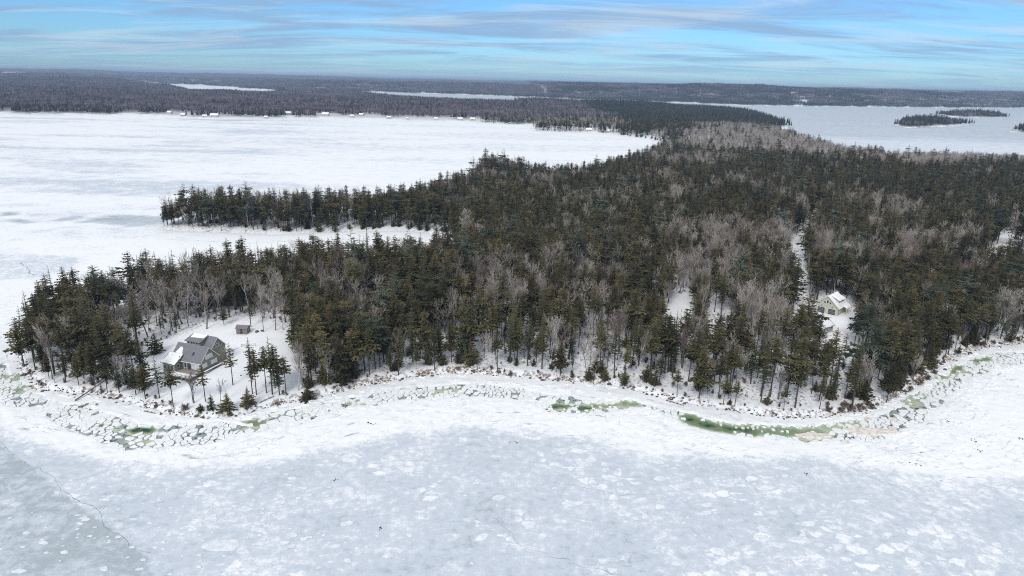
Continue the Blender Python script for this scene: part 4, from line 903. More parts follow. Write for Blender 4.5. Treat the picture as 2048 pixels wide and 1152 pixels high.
pr = MB().slab([(2.1, 3.6, 2.55), (2.1, 8.9, 2.55), (.2, 8.9, 3.3), (.2, 3.6, 3.3)], .14).build('porch_roof', 'trim_white', ga); snow_patch(pr, [(2.15, 3.5, 2.56), (2.15, 9.0, 2.56), (.1, 9.0, 3.36), (.1, 3.5, 3.36)], .3, 24)
for y in (3.8, 6.3, 8.7): MB().box(1.75, 1.95, y - .1, y + .1, -.4, 2.5).build('porch_post', 'siding_pale_green', ga)
MB().box(-.02, .06, 5.0, 6.0, .05, 2.15).build('door', 'door_wood', ga); window(ga, (0, 2.2, 1.6), (0, 1, 0), (1, 0, 0), .9, 1.3, 1)

# cottage below the garage; ridge runs away to the right
o = G(1560 + 880 / 8.23, 560 + 735 / 8.23, 5.0 + 2.7)
co = empty('cottage', (o[0], o[1], 5.0), math.radians(38)); tag(co, 'grey cottage with snowy roof and chimney below the garage', 'cottage')
MB().prismx([(0, -.6), (6.6, -.6), (6.6, 2.7), (3.3, 4.9), (0, 2.7)], -9.5, 0).build('wall', 'siding_grey', co)
cr = gable_roof(co, 'roof', 'shingle', -9.5, 0, 0, 3.3, 6.6, 2.7, 4.95, 2.7, .45, .18)
snow_patch(cr, [(-9.8, -.4, 2.66), (.1, -.4, 2.66), (.1, 3.1, 5.0), (-9.8, 3.1, 5.0)], .22, 31); snow_patch(cr, [(-9.8, 3.5, 5.0), (-.2, 3.5, 5.0), (-.2, 6.9, 2.7), (-9.8, 6.9, 2.7)], .2, 32)
MB().box(-7.6, -6.6, 3.4, 4.3, 4.0, 6.1).build('chimney', 'brick', cr)
for x in (-1.6, -4.2, -6.8): window(co, (x, 0, 1.4), (1, 0, 0), (0, -1, 0), 1.2, 1.3, 1)
window(co, (0, 3.3, 1.5), (0, 1, 0), (1, 0, 0), 1.3, 1.2, 1)
MB().box(-6, .6, -2.6, -.05, -.25, 0).build('porch', 'deck_wood', co); snow_patch(co, [(-6, -2.6, .01), (.6, -2.6, .01), (.6, -.1, .01), (-6, -.1, .01)], .14, 33)

# distant houses across the bay and beyond
def far_house(p, w, d, h, rz, wall, label, roof='snow'):
    z = float(elev([p[0]], [p[1]])[0])
    w, d, h = w * .85, d * .85, h * .85
    r = empty('shore_house', (p[0], p[1], z), math.radians(rz)); tag(r, label, 'house', 'houses seen far off')
    MB().prismx([(0, -1.5), (d, -1.5), (d, h), (d / 2, h + d * .38), (0, h)], -w / 2, w / 2).build('wall', wall, r)
    gable_roof(r, 'roof', roof, -w / 2, w / 2, 0, d / 2, d, h, h + d * .38 + .05, h, .5, .35)
    for x in np.linspace(-w * .33, w * .33, 3): window(r, (x, 0, h * .5), (1, 0, 0), (0, -1, 0), w * .13, h * .4, 1)
    MB().box(w * .2, w * .2 + 1, d * .45, d * .6, h, h + d * .38 + 1.8).build('chimney', 'brick', r)
for h in FAR_HOUSES: far_house(*h)
p = GP(1943, 338); far_house(p[:2], 13, 9, 8, -20, 'far_white', 'white house peeking out of the right hand wood near the bay')

# utility pole by the driveway
p = GP(1618, 592); up = empty('utility_pole', (p[0], p[1], p[2])); tag(up, 'wooden utility pole beside the snowy driveway', 'pole')
MB().bar((0, 0, -1), (0, 0, 11.5), .16, .11, 8).build('post', 'pole_wood', up); MB().box(-1.1, 1.1, -.07, .07, 10.7, 10.85).build('crossarm', 'pole_wood', up); MB().bar((.35, -.2, 8.9), (.35, -.2, 9.9), .24, .24, 8).build('transformer', 'metal', up)
for x in (-.95, 0, .95): MB().bar((x, 0, 10.85), (x, 0, 11.1), .06, .04, 6).build('insulator', 'metal', up)
# driveway: packed snow with wheel tracks
DV = DRIVE[2:]; seg = np.concatenate([[0], np.cumsum(np.hypot(*np.diff(DV, axis=0).T))]); tt = np.linspace(0, seg[-1], 70)
cx_ = np.interp(tt, seg, DV[:, 0]); cy_ = np.interp(tt, seg, DV[:, 1]); tx, ty = np.gradient(cx_), np.gradient(cy_); ln = np.hypot(tx, ty); nx, ny = -ty / ln, tx / ln
offs = [-2.6, -1.4, -1.1, -.7, -.4, .4, .7, 1.1, 1.4, 2.6]; zo = [0.02, .10, .02, .02, .1, .1, .02, .02, .1, .02]
DVx = np.concatenate([cx_ + nx * q for q in offs]); DVy = np.concatenate([cy_ + ny * q for q in offs]); DVz = elev(np.tile(cx_, 10), np.tile(cy_, 10)) + np.repeat(zo, 70) + .15
ii_ = np.arange(700).reshape(10, 70); dq = np.stack([ii_[:-1, :-1], ii_[1:, :-1], ii_[1:, 1:], ii_[:-1, 1:]], -1).reshape(-1, 4)
tag(link('driveway', np_mesh('driveway', np.stack([DVx, DVy, DVz], 1), [dq], ['snow'], smooth=True)), 'snow packed driveway', kind='structure')
# split rail fence above the lawn grove
p = GP(497, 693); fe = empty('rail_fence', (p[0], p[1], p[2]), math.radians(12)); tag(fe, 'short low rail fence on the snow right of the house', 'fence')
for x in (-2.4, 0, 2.4): MB().box(x - .06, x + .06, -.06, .06, -.3, 1.1).build('post', 'deck_wood', fe)
for z in (.45, .9): MB().box(-2.5, 2.5, -.03, .03, z - .05, z + .05).build('rail', 'deck_wood', fe)
a, b = GP(447, 708), GP(489, 690); wl_ = empty('garden_wall', (a[0], a[1], a[2]), math.atan2(b[1] - a[1], b[0] - a[0])); tag(wl_, 'low dark wall running from the house gable towards the shed', 'wall')
L_ = float(np.hypot(b[0] - a[0], b[1] - a[1])); MB().box(0, L_, -.15, .15, -.4, .35).build('wall_body', 'dark_under', wl_); MB().box(0, L_, -.22, .22, .35, .5).build('snow_cap', 'snow', wl_)
# ------------------------------------------------------------------ broken ice along the shore: warped cells shrunk to floes
def floe_cells(seed):
    """Voronoi cells of uneven random points in the band; yields (centre, polygon)"""
    g = np.random.default_rng(seed); lo = BAND.min(0) - 6; hi = BAND.max(0) + 6; pts = []; grid = {}
    X = g.uniform(lo[0], hi[0], 60000); Y = g.uniform(lo[1], hi[1], 60000); k = (band_sd(X, Y) < 3.5) & (np.hypot(X, Y) < 420)
    X, Y = X[k], Y[k]; rad = .62 + .7 * sm(fbm(X / 9, Y / 9, 98, 2), .35, .7) + 2.6 * g.random(X.size) ** 3.2
    for x, y, r in zip(X, Y, rad):
        ci, cj = int(x // 4), int(y // 4); ok = True
        for a in (-1, 0, 1):
            for b in (-1, 0, 1):
                for (px, py, pr) in grid.get((ci + a, cj + b), ()):
                    if (px - x) ** 2 + (py - y) ** 2 < (.5 * (pr + r)) ** 2 * 1.0: ok = False; break
                if not ok: break
            if not ok: break
        if ok: grid.setdefault((ci, cj), []).append((x, y, r)); pts.append((x, y))
    P_ = np.array(pts); out = []; ins = band_sd(P_[:, 0], P_[:, 1]) < .6
    for i in np.nonzero(ins)[0]:
        c = P_[i]; d2 = ((P_ - c) ** 2).sum(1); nb_ = np.argsort(d2)[1:16]; poly = [c + np.array(q) * 3.4 for q in ((-1, -1), (1, -1), (1, 1), (-1, 1))]
        for j in nb_:
            m_ = (c + P_[j]) / 2; n_ = P_[j] - c; new = []
            for k in range(len(poly)):
                a, b = poly[k], poly[(k + 1) % len(poly)]; da, db = (a - m_) @ n_, (b - m_) @ n_
                if da <= 0: new.append(a)
                if (da < 0) != (db < 0) and abs(da - db) > 1e-9: new.append(a + (b - a) * da / (da - db))
            poly = new
            if len(poly) < 3: break
        if len(poly) >= 3: out.append((c, np.array(poly)))
    return out, g
def floe_geo(c, poly, shrink, g, zt, th=.5):
    ctr = poly.mean(0); P_ = ctr + (poly - ctr) * shrink; n = len(P_); R_ = []
    for k in range(n):
        a, b = P_[k], P_[(k + 1) % n]
        R_.append(a + (ctr - a) * g.uniform(.0, .13)); R_.append((a + b) / 2 + (ctr - (a + b) / 2) * g.uniform(-.04, .06))
    tilt = g.uniform(-.08, .08, 2); R_ = np.array(R_); m = len(R_); V = []
    for s, z in ((1.0, -.5), (1.0, zt - .06), (.93, zt)):
        for q in R_: d = (q - ctr) * s; V.append((ctr[0] + d[0], ctr[1] + d[1], z + (d @ tilt if z > -.4 else 0)))
    F_ = [(a * m + k, a * m + (k + 1) % m, (a + 1) * m + (k + 1) % m, (a + 1) * m + k) for a in (0, 1) for k in range(m)]
    return ctr, V, F_, tuple(2 * m + k for k in range(m))
cells, g6 = floe_cells(61)
cc = np.array([c[1].mean(0) for c in cells]); lv = lead_val(cc[:, 0], cc[:, 1]); bd = poly_sd(cc[:, 0], cc[:, 1], BAND); cu_, cv_ = PIX(cc[:, 0], cc[:, 1], np.zeros(len(cc)))
clump = fbm(cc[:, 0] / 7, cc[:, 1] / 7, 97, 3); floes = []
for i, (c, poly) in enumerate(cells):
    if not (-40 < cu_[i] < 2090): continue
    r = g6.random()
    if lv[i] > .5 and r > .26: continue
    if lv[i] > .25 and r > .55: continue
    if r > .88: continue
    sh_ = g6.uniform(.30, .72) if lv[i] > .4 else g6.uniform(1.0, 1.1) if clump[i] > .54 else g6.uniform(.84, .97) if clump[i] > .45 else g6.uniform(.66, .92)
    if c[0] > 95 and lv[i] < .4: sh_ = g6.uniform(.66, 1.05)
    floes.append((i, c, poly, sh_))
def parea(p): x, y = p[:, 0], p[:, 1]; return abs(np.dot(x, np.roll(y, 1)) - np.dot(y, np.roll(x, 1))) / 2
geo = []
for (i, c, poly, s) in floes:
    dist2 = c[0] ** 2 + c[1] ** 2; geo.append((parea(poly) * s * s / dist2, i, floe_geo(c, poly, s, g6, g6.uniform(-.04, .20))))
frows = []; bd_in = seg_d(cc[:, 0], cc[:, 1], world_poly(BAND_IN)); geo.sort(key=lambda q: -q[0]); V = []; Q = []; nn = 0; tops = []
def fzone(u):
    return "off the island's left tip" if u < 120 else 'off the point left of the house' if u < 330 else 'below the house lawn' if u < 560 else 'below the brown brush' if u < 800 else \
        'along the middle shore' if u < 1100 else 'by the dark green pool' if u < 1300 else 'in the long green lead' if u < 1660 else 'off the bend of the shore' if u < 1880 else 'along the right shore'
for k, (a, i, (ctr, v, f, top)) in enumerate(geo):
    if k < 290:
        me = bpy.data.meshes.new('ice_floe'); me.from_pydata([(x - ctr[0], y - ctr[1], z) for x, y, z in v], [], f + [top]); dirty = 1690 < cu_[i] < 1800 and cv_[i] > 820 and g6.random() < .7
        me.materials.append(MAT['floe_dirty' if dirty else 'floe']); me.update(); o = link('ice_floe', me); o.location = (ctr[0], ctr[1], 0)
        w_ = 'sand stained' if dirty else 'big white' if k < 60 else 'middling white' if k < 150 else 'small white'; side = 'inshore' if bd_in[i] < 3.2 else 'offshore'
        tag(o, None, 'ice floe'); frows.append((cu_[i], o, '%s %s floe %s' % (w_, side, fzone(cu_[i])), '%s %s floes %s' % (w_, side, fzone(cu_[i]))))
    else:
        b = len(V); V += v; Q += [tuple(b + q for q in ff) for ff in f]; tops.append(tuple(b + q for q in top))
order_labels(frows); me = bpy.data.meshes.new('brash_ice'); me.from_pydata(V, [], Q + tops); me.materials.append(MAT['floe']); me.update(); tag(link('brash_ice', me), 'small broken pieces of brash ice packed along the shore', kind='stuff')
# two large stained slabs at the end of the green lead
for (px, py, rx, ry, lab) in ((1628, 872, 5.2, 2.0, 'sand stained ice slab at the right end of the green lead'), (1740, 864, 8.5, 2.6, 'long sand stained ice slab off the bend of the shore')):
    p = G(px, py); n = 18; gg = np.random.default_rng(int(px)); an = np.linspace(0, 6.283, n, endpoint=False); ra = gg.uniform(.75, 1.12, n); V = []
    for s, z in ((1, -.5), (1, .22), (.9, .34)): V += [(rx * ra[k] * s * math.cos(an[k]), ry * ra[k] * s * math.sin(an[k]), z) for k in range(n)]
    F_ = [(a * n + k, a * n + (k + 1) % n, (a + 1) * n + (k + 1) % n, (a + 1) * n + k) for a in (0, 1) for k in range(n)] + [tuple(2 * n + k for k in range(n))]
    me = bpy.data.meshes.new('ice_slab'); me.from_pydata(V, [], F_); me.materials.append(MAT['floe_dirty']); me.update(); o = link('ice_slab', me); o.location = (p[0], p[1], 0); tag(o, lab, 'ice slab')
# pressure-ridge shards standing in the snow band
V = []; F_ = []; gg = np.random.default_rng(44); X = gg.uniform(-200, 240, 26000); Y = gg.uniform(130, 330, 26000)
s = land_sd(X, Y); bb = band_sd(X, Y); ge = poly_sd(X, Y, GREY_EDGE); _, al = poly_sd(X, Y, W0, True)
k = (s < -.5) & (bb > .5) & (ge > 1) & (np.hypot(X, Y) < 330) & (fbm(al / 30, s / 3.2, 45, 3) > .52) & (s > -45); X, Y = X[k], Y[k]
for x, y in zip(X[:4200], Y[:4200]):
    a = gg.uniform(-.5, .5); w = gg.uniform(.3, 1.3); d = gg.uniform(.12, .40); h = gg.uniform(.10, .50); ca, sa = math.cos(a), math.sin(a); b = len(V)
    for (p, q, z) in ((-w, -d, 0), (w, -d, 0), (w * .8, d, 0), (-w * .8, d, 0), (-w * .7, -d * 1.2, h), (w * .75, -d * .8, h * .8), (w * .5, d * .2, h * .6), (-w * .6, d * .3, h * .7)): V.append((x + p * ca - q * sa, y + p * sa + q * ca, .1 + z))
    F_ += [tuple(b + i for i in f) for f in ((4, 5, 6, 7), (0, 1, 5, 4), (1, 2, 6, 5), (2, 3, 7, 6), (3, 0, 4, 7))]
me = bpy.data.meshes.new('ice_shards'); me.from_pydata(V, [], F_); me.materials.append(MAT['floe']); me.update(); tag(link('ice_shards', me), 'upturned ice shards of the pressure ridges along the shore', kind='stuff')
# frozen-in pans on the grey ice
def pan_mesh(name, rx, ry, seed, n=14):
    gg = np.random.default_rng(seed); an = np.linspace(0, 6.283, n, endpoint=False) + gg.uniform(-.12, .12, n); ra = gg.uniform(.74, 1.12, n); V = []
    for s, z in ((1.0, 0), (.96, .05), (.80, .08)): V += [(rx * ra[k] * s * math.cos(an[k]), ry * ra[k] * s * math.sin(an[k]), z) for k in range(n)]
    F_ = [(a * n + k, a * n + (k + 1) % n, (a + 1) * n + (k + 1) % n, (a + 1) * n + k) for a in (0, 1) for k in range(n)] + [tuple(2 * n + k for k in range(n))]
    me = bpy.data.meshes.new(name); me.from_pydata(V, [], F_); me.materials.append(MAT['frozen_pan']); me.update(); return me
PANS = [(447, 1090, 4.7, 2.3, 0, 'largest white ice pan frozen into the grey ice bottom left'), (1245, 1025, 2.3, 1.3, -.5, 'bright angular ice pan frozen in right of the middle'), (1252, 1042, .8, .5, .4, 'small pan just below the bright angular one'),
        (1525, 1075, 1.6, 1.2, .1, 'upper of two pans at the lower right centre'), (1590, 1078, 1.9, .9, .2, 'pan right of another at the lower right centre'), (1550, 1088, 1.8, 1.0, 0, 'pan below two others at the lower right centre'), (1420, 1110, 1.1, .6, .3, 'lone small pan low right of centre near old ridge'),
        (1720, 1002, 2.2, .8, .1, 'sand tinged pan cluster member by the long crack on the right'), (1560, 935, 2.6, 1.0, -.2, 'elongated pan near the grey ice edge'), (1240, 968, 1.1, .8, 0, 'pan beside the short wavy crack'), (1530, 985, 1.0, .6, .2, 'pan right of the dotted pan field'),
        (1930, 1058, 1.5, .9, -.6, 'tilted pan at the right side of the grey ice'), (1800, 1010, 1.4, .6, -.4, 'slanting pan below the long right crack'), (1870, 1008, 2.0, 1.0, -.2, 'pale wide pan right of the long crack'), (990, 912, 1.5, .7, 0, 'pan near the top edge of the grey ice mid frame'),
        (38, 1142, 1.6, .7, .1, 'white pan in the dark ice at the bottom left corner'), (800, 935, .9, .6, .3, 'single white pan near the upper grey ice'), (1920, 965, 2.2, 1.0, -.3, 'white pan at the far right of the grey ice')]
for i, (px, py, rx, ry, rz, lab) in enumerate(PANS):
    p = G(px, py, .12); o = link('ice_pan', pan_mesh('ice_pan', rx, ry, 700 + i)); o.location = (p[0], p[1], .12); o.rotation_euler = (0, 0, rz); tag(o, lab, 'ice pan', 'ice pans frozen into the grey ice')
gp = np.random.default_rng(8); pm = [pan_mesh('ice_pan', 1, .62, 800 + i, 11) for i in range(8)]; placed = 0; prows = []; smallV = []; smallF = []
CL = [(1440, 940, 150, 40, 60), (1480, 1000, 120, 30, 30), (1850, 1050, 190, 90, 34), (560, 1010, 150, 70, 60), (620, 1100, 200, 60, 80), (200, 1080, 260, 60, 60), (1300, 1040, 160, 60, 30), (1100, 940, 300, 60, 34), (300, 950, 200, 40, 40), (900, 1000, 300, 90, 40), (1600, 1120, 300, 40, 16), (1950, 960, 110, 40, 24), (400, 1000, 260, 70, 90)]
for (cx, cy, sx, sy, n) in CL:
    for _ in range(n):
        px = cx + gp.normal() * sx * .6; py = cy + gp.normal() * sy * .6; p = G(px, py, .12)
        if py > 1180 or py < 870 or not (-20 < px < 2070) or poly_sd([p[0]], [p[1]], GREY_EDGE)[0] > -1.5: continue
        s = min(1.9, .26 + gp.exponential(.30)); rz = gp.uniform(-.7, .5); me = pm[int(gp.random() * 8)]
        if s > .50 and placed < 270:
            o = link('ice_pan', me); o.location = (p[0], p[1], .12 + .05 * gp.random()); o.rotation_euler = (0, 0, rz); o.scale = (s, s, .75 + .5 * gp.random()); placed += 1
            z = 'in the dotted field right of centre' if (px > 1280 and py < 1030 and px < 1660) else 'on the right hand grey ice' if px > 1660 else 'in the grey ice at the lower middle' if px > 1000 else 'in the mottled patch left of centre' if px > 330 else 'in the darker ice at the left'
            if z.startswith('in the mottled'): z = ('left of' if px < 400 else 'around' if px < 520 else 'right of' if px < 720 else 'far right of') + ' the largest, ' + ('high up' if py < 1000 else 'level with it' if py < 1105 else 'near bottom')
            w_ = 'broad' if s > 1.1 else 'middling' if s > .72 else 'small'; tag(o, None, 'ice pan'); prows.append((px, o, '%s white pan %s' % (w_, z), '%s white pans %s' % (w_, z)))
        else:
            zj = .10 + .05 * gp.random(); b = len(smallV); ca, sa = math.cos(rz), math.sin(rz)
            smallV += [(p[0] + s * (v.co.x * ca - v.co.y * sa), p[1] + s * (v.co.x * sa + v.co.y * ca), zj + v.co.z * .8) for v in me.vertices]; smallF += [tuple(b + q for q in f.vertices) for f in me.polygons]
order_labels(prows); me = bpy.data.meshes.new('ice_crumbs'); me.from_pydata(smallV, [], smallF); me.materials.append(MAT['frozen_pan']); me.update(); tag(link('ice_crumbs', me), 'scattered small frozen ice crumbs on the grey ice', kind='stuff')
# cracks in the ice
def crack(pts, w, seed, parent):
    gg = np.random.default_rng(seed); W = world_poly(pts, .12); L_ = np.concatenate([[0], np.cumsum(np.hypot(*np.diff(W, axis=0).T))]); t_ = np.arange(0, L_[-1], .8)
    x = np.interp(t_, L_, W[:, 0]); y = np.interp(t_, L_, W[:, 1]); dx, dy = np.gradient(x), np.gradient(y); l = np.hypot(dx, dy); nx, ny = -dy / l, dx / l
    o = (fbm(t_ / 3, t_ * 0, seed, 3) - .5) * 1.6 + (fbm(t_ / 14, t_ * 0, seed + 1, 3) - .5) * 3; ww = w * .62 * gg.uniform(.2, 1.4, t_.size) * (.4 + fbm(t_ / 6, t_ * 0 + 2, seed + 3, 2)); x = x + nx * o; y = y + ny * o; n = t_.size
    V = np.concatenate([np.stack([x + nx * ww, y + ny * ww, np.full(n, .128)], 1), np.stack([x - nx * ww, y - ny * ww, np.full(n, .128)], 1)])
    q = np.arange(n - 1); link('crack', np_mesh('crack', V, [np.stack([q + n, q + n + 1, q + 1, q], 1)], ['crack']), parent)
for i, (pts, w) in enumerate((([(970, 1035), (1010, 1058), (1040, 1085), (1080, 1105), (1130, 1122), (1165, 1138), (1205, 1145), (1225, 1156)], .11), ([(1108, 964), (1140, 968), (1190, 980), (1240, 986), (1310, 990)], .09), ([(1330, 980), (1420, 972)], .05), ([(1680, 915), (1720, 945), (1790, 970), (1840, 1005), (1890, 1030)], .08),
        ([(1860, 915), (1930, 935), (1990, 945)], .10), ([(1880, 962), (1965, 955)], .09), ([(1525, 952), (1600, 955)], .05), ([(0, 880), (40, 915), (105, 962), (180, 1020), (220, 1052), (262, 1082), (300, 1110)], .12), ([(180, 1020), (215, 1008)], .07), ([(40, 935), (60, 925)], .07), ([(820, 980), (880, 990), (930, 1000)], .05), ([(45, 525), (70, 550)], .5), ([(330, 478), (500, 487), (640, 478)], .3))):
    crack(pts, w, 900 + i, ice)
# ------------------------------------------------------------------ shore: boulders, logs, brush, dead grass, weed on the ice
def rock_mesh(seed):
    gg = np.random.default_rng(seed); bpy_m = MB(); n = 7; V = []; sx, sy, sz = gg.uniform(.7, 1.2, 3)
    for r_, z in ((.9, -.3), (1.0, .15), (.75, .5), (.35, .68)):
        for k in range(n): a = 6.283 * k / n + z; q = r_ * gg.uniform(.78, 1.15); V.append((q * sx * math.cos(a), q * sy * math.sin(a), z * sz * gg.uniform(.85, 1.1)))
    F_ = [(a * n + k, a * n + (k + 1) % n, (a + 1) * n + (k + 1) % n, (a + 1) * n + k) for a in range(3) for k in range(n)] + [tuple(3 * n + k for k in range(n))]
    me = bpy.data.meshes.new('shore_rock'); me.from_pydata(V, [], F_); me.materials.append(MAT['rock']); me.update(); return me
RK = [rock_mesh(i) for i in range(6)]; gr_ = np.random.default_rng(3); SH = world_poly(FRONT_SHORE[:-1]); SL = np.concatenate([[0], np.cumsum(np.hypot(*np.diff(SH, axis=0).T))])
def shore_pt(t, off):
    x = np.interp(t, SL, SH[:, 0]); y = np.interp(t, SL, SH[:, 1]); x2 = np.interp(t + 2, SL, SH[:, 0]); y2 = np.interp(t + 2, SL, SH[:, 1]); d = math.hypot(x2 - x, y2 - y) + 1e-6
    return x - (y2 - y) / d * off, y + (x2 - x) / d * off
rkV = []; rkF = []; nrk = 0; rrows = []
for _ in range(950):
    t_ = gr_.uniform(0, SL[-1]); x, y = shore_pt(t_, gr_.normal(1.0, .9)); u, v = PIX(np.array([x]), np.array([y]), np.array([0.])); u = float(u[0])
    if not -10 < u < 2060: continue
    z = max(.1, float(elev([x], [y])[0])); s = min(.95, .14 + gr_.exponential(.17)); me = RK[int(gr_.random() * 6)]; rz = gr_.uniform(0, 6)
    if s > .42 and nrk < 150:
        nrk += 1; o = link('shore_rock', me); o.location = (x, y, z); o.scale = (s, s, s * .8); o.rotation_euler = (0, 0, rz); lab = ('larger' if s > .6 else 'smaller') + ' dark shore rock ' + ('at the far left point' if u < 110 else 'by the fallen tree' if u < 240 else 'below the house deck' if u < 400 else 'below the lawn' if u < 620 else 'under the brown brush' if u < 800 else 'by the russet grass' if u < 960 else 'along the middle shore' if u < 1150 else 'above the dark pool' if u < 1340 else 'above the long lead, left part' if u < 1500 else 'above the long lead, right part' if u < 1680 else 'below the tallest shore spruce' if u < 1800 else 'at the shore bend' if u < 1920 else 'at the right picture edge'); tag(o, None, 'rock'); rrows.append((u, o, lab, lab.replace('rock', 'rocks')))
    else:
        b = len(rkV); ca, sa = math.cos(rz), math.sin(rz); rkV += [(x + s * (q.co.x * ca - q.co.y * sa), y + s * (q.co.x * sa + q.co.y * ca), z + q.co.z * s) for q in me.vertices]; rkF += [tuple(b + q for q in f.vertices) for f in me.polygons]
order_labels(rrows); me = bpy.data.meshes.new('shore_stones'); me.from_pydata(rkV, [], rkF); me.materials.append(MAT['rock']); me.update(); tag(link('shore_stones', me), 'small dark stones strewn along the snowy shore', kind='stuff')
def log(a, b, r, label, name='fallen_log'):
    A, B = GP(*a), GP(*b); A[2] = max(A[2], .15); B[2] = max(B[2], .15); o = empty(name, (A[0], A[1], A[2] + .1)); d = Vector(B - A); MB().bar((0, 0, r * .4), tuple(d + Vector((0, 0, .2))), r, r * .55, 6).build('stem', 'log', o)
    for k, q in enumerate((.35, .55, .7, .85)): c = d * q; MB().bar(tuple(c), (c.x + (.8 if k % 2 else -.7), c.y + .5, c.z + .9), .06, .02, 4).build('branch', 'log', o)
    tag(o, label, 'log', 'driftwood and fallen trunks')
for a in (((152, 812), (226, 752), .22, 'fallen tree reaching over the rocks at the left point'), ((1450, 816), (1480, 838), .16, 'log sloping down onto the ice above the green lead'), ((1372, 808), (1392, 814), .14, 'short drift log on the ice left of the green lead'), ((1460, 816), (1530, 820), .22, 'long dark log along the bank above the green lead'),
          ((1452, 778), (1478, 779), .16, 'log lying between the spruce stems above the green lead'), ((520, 806), (548, 794), .18, 'dark log on the bank below the lawn grove'), ((1336, 812), (1366, 822), .14, 'dark log on the ice edge left of the long lead'), ((290, 832), (312, 836), .16, 'drift log in the snow below the left spruces')): log(*a)
BR = [(665, 786), (650, 790), (678, 782), (690, 780), (372, 826), (1700, 822), (1680, 826), (1655, 830), (1688, 818), (1742, 820), (1820, 782), (1840, 772), (1855, 762), (1868, 750), (1965, 696), (1985, 692), (2010, 688), (2030, 686), (2042, 684), (640, 793), (1735, 812), (1718, 822), (605, 800), (560, 806), (1560, 832), (1075, 756), (1000, 748)]
for i, (px, py) in enumerate(BR):
    p = GP(px, py); s = .8 + .5 * ((i * 37) % 10) / 10; e = empty('brown_shrub', (p[0], p[1], p[2] - .05), i * 1.7); e.scale = (s * 1.3, s * 1.3, s); link('stems', BUSH[0], e); link('crown', BUSH[1], e)
    lab = 'russet leafless shrub ' + ('on the bank right of the lawn' if px < 720 else 'on the middle shore bank' if px < 1300 else 'on the bank below the tallest shore spruce' if px < 1760 else 'on the bank at the bend' if px < 1900 else 'at the far right of the shore'); tag(e, lab, 'shrub', lab)
GRASS = [(700, 960, 1.0, 2.6), (1050, 1210, .6, 2.0), (540, 640, .4, 1.6), (1690, 1860, .7, 2.2), (1890, 2048, .8, 2.2), (960, 1050, .9, 2.6), (1560, 1690, .4, 1.6)]; V = []; T = []; tone = []; rg = random.Random(2)
sp = np.array([PIX(*[np.array([c]) for c in (SH[i, 0], SH[i, 1], 0.)])[0][0] for i in range(len(SH))])
for (u0, u1, den, wd) in GRASS:
    t0, t1 = np.interp([u0, u1], sp, SL)
    for _ in range(int((t1 - t0) * 9 * den)):
        t_ = rg.uniform(t0, t1); cl = float(vnoise(t_ / 2.5, 3.3, 7)); 
        if rg.random() > sm(cl, .3, .7): continue
        x, y = shore_pt(t_, rg.uniform(.6, .6 + wd)); z = float(elev([x], [y])[0]); tn = rg.random()
        for _b in range(5):
            a = rg.random() * 6.28; l = rg.uniform(.35, .8); dx, dy = math.cos(a) * .35 * l, math.sin(a) * .35 * l; xx, yy = x + rg.uniform(-.25, .25), y + rg.uniform(-.25, .25); b = len(V)
            V += [(xx - .05, yy, z - .03), (xx + .05, yy, z - .03), (xx + dx, yy + dy, z + l)]; T.append((b, b + 1, b + 2)); tone += [tn] * 3
tag(link('dry_grass', np_mesh('dry_grass', V, [np.array(T)], ['dry_grass'], {'tone': tone})), 'russet dead grass along the shore bank', kind='stuff')
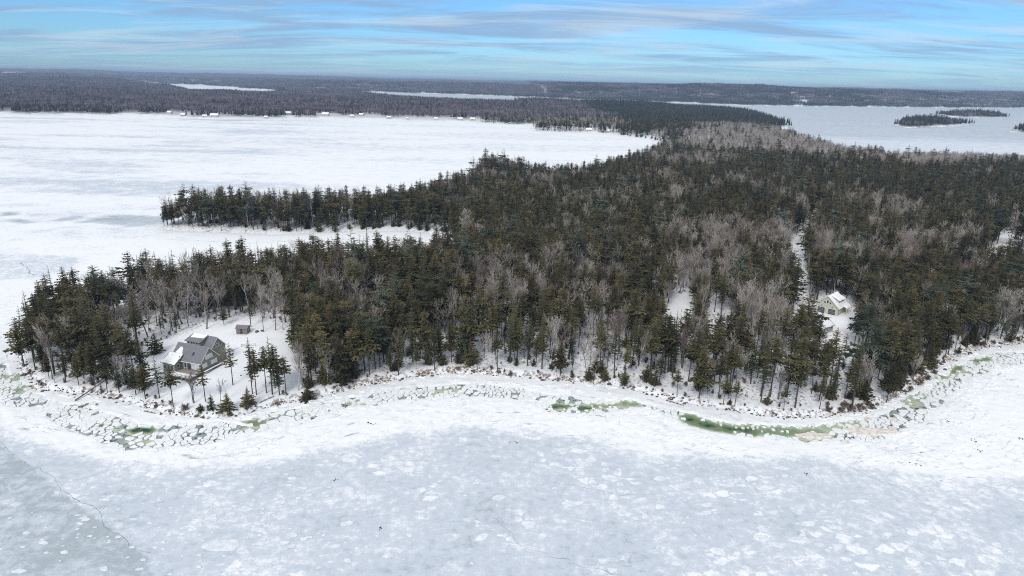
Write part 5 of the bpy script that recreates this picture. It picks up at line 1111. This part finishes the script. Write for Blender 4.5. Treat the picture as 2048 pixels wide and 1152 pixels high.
def weed(px, py, n, spread, label):
    p = G(px, py, .12); e = empty('weed_clump', (p[0], p[1], .12)); gg = np.random.default_rng(int(px + py)); m = MB()
    for _ in range(n):
        x, y = gg.normal(0, spread, 2); w = gg.uniform(.10, .35); a = gg.uniform(0, 3.1); ca, sa = math.cos(a), math.sin(a); q = [(-w, -w * .4), (w, -w * .3), (w * .8, w * .4), (-w * .7, w * .5)]
        m.hexa([(x + c * ca - d * sa, y + c * sa + d * ca, 0) for c, d in q] + [(x + (c * ca - d * sa) * .6, y + (c * sa + d * ca) * .6, .14) for c, d in q])
    m.build('fronds', 'seaweed', e); tag(e, label, 'seaweed', 'weed clumps lying on the ice')
for a in ((1948, 881, 9, .7, 'largest dark weed clump on the snow at the right'), (1957, 901, 7, .8, 'sparse weed clump below the largest one at the right'), (2040, 877, 6, .5, 'weed clump cut by the right picture edge'), (1898, 844, 7, .7, 'brownish weed scatter off the right shore bend'), (1843, 905, 4, .4, 'small weed bits left of the large clumps'),
          (1834, 931, 8, .9, 'weed scatter at the grey ice edge on the right'), (1612, 948, 5, .6, 'weed spot by the sandy pan'), (828, 804, 5, .5, 'dark weed spot on the snow below the middle shore'), (742, 847, 6, .5, 'dark weed clump low in the white snow band'), (1030, 884, 5, .5, 'weed spot at the top of the grey ice mid frame'), (672, 960, 4, .4, 'tiny dark fleck on the grey ice left of centre'), (760, 1055, 4, .5, 'dark fleck on the lower grey ice'), (1094, 824, 6, .9, 'long weed streak on the snow left of the dark pool')): weed(*a)
# rocks in a small heap by the shed and a stump on the lawn
for (px, py, s, lab) in ((514, 664, .9, 'snow topped boulder right of the small shed'), (524, 662, .7, 'smaller boulder right of the shed boulder'), (482, 751, .35, 'small stump like stone on the open lawn'), (62, 776, 1.0, 'pale boulder on the ice foot at the left point')):
    p = GP(px, py); o = link('boulder', RK[2]); o.location = p; o.scale = (s,) * 3; tag(o, lab, 'rock')
# ------------------------------------------------------------------ air
HAZE_TOP = float(GZ.max()) + 30; hz = MB().box(-45000, 45000, -300, 45000, -3.5, HAZE_TOP).mesh('haze', 'snow'); hz.materials.clear()
hm = bpy.data.materials.new('haze'); hm.use_nodes = True; ht = hm.node_tree; ht.nodes.clear(); ho = ht.nodes.new('ShaderNodeOutputMaterial'); hv = ht.nodes.new('ShaderNodeVolumePrincipled')
hv.inputs['Color'].default_value = (.52, .72, 1.0, 1); hv.inputs['Density'].default_value = HAZE; hv.inputs['Anisotropy'].default_value = 0.0
ht.links.new(hv.outputs[0], ho.inputs['Volume']); hz.materials.append(hm); tag(link('haze', hz), 'faint blue winter haze', kind='stuff')
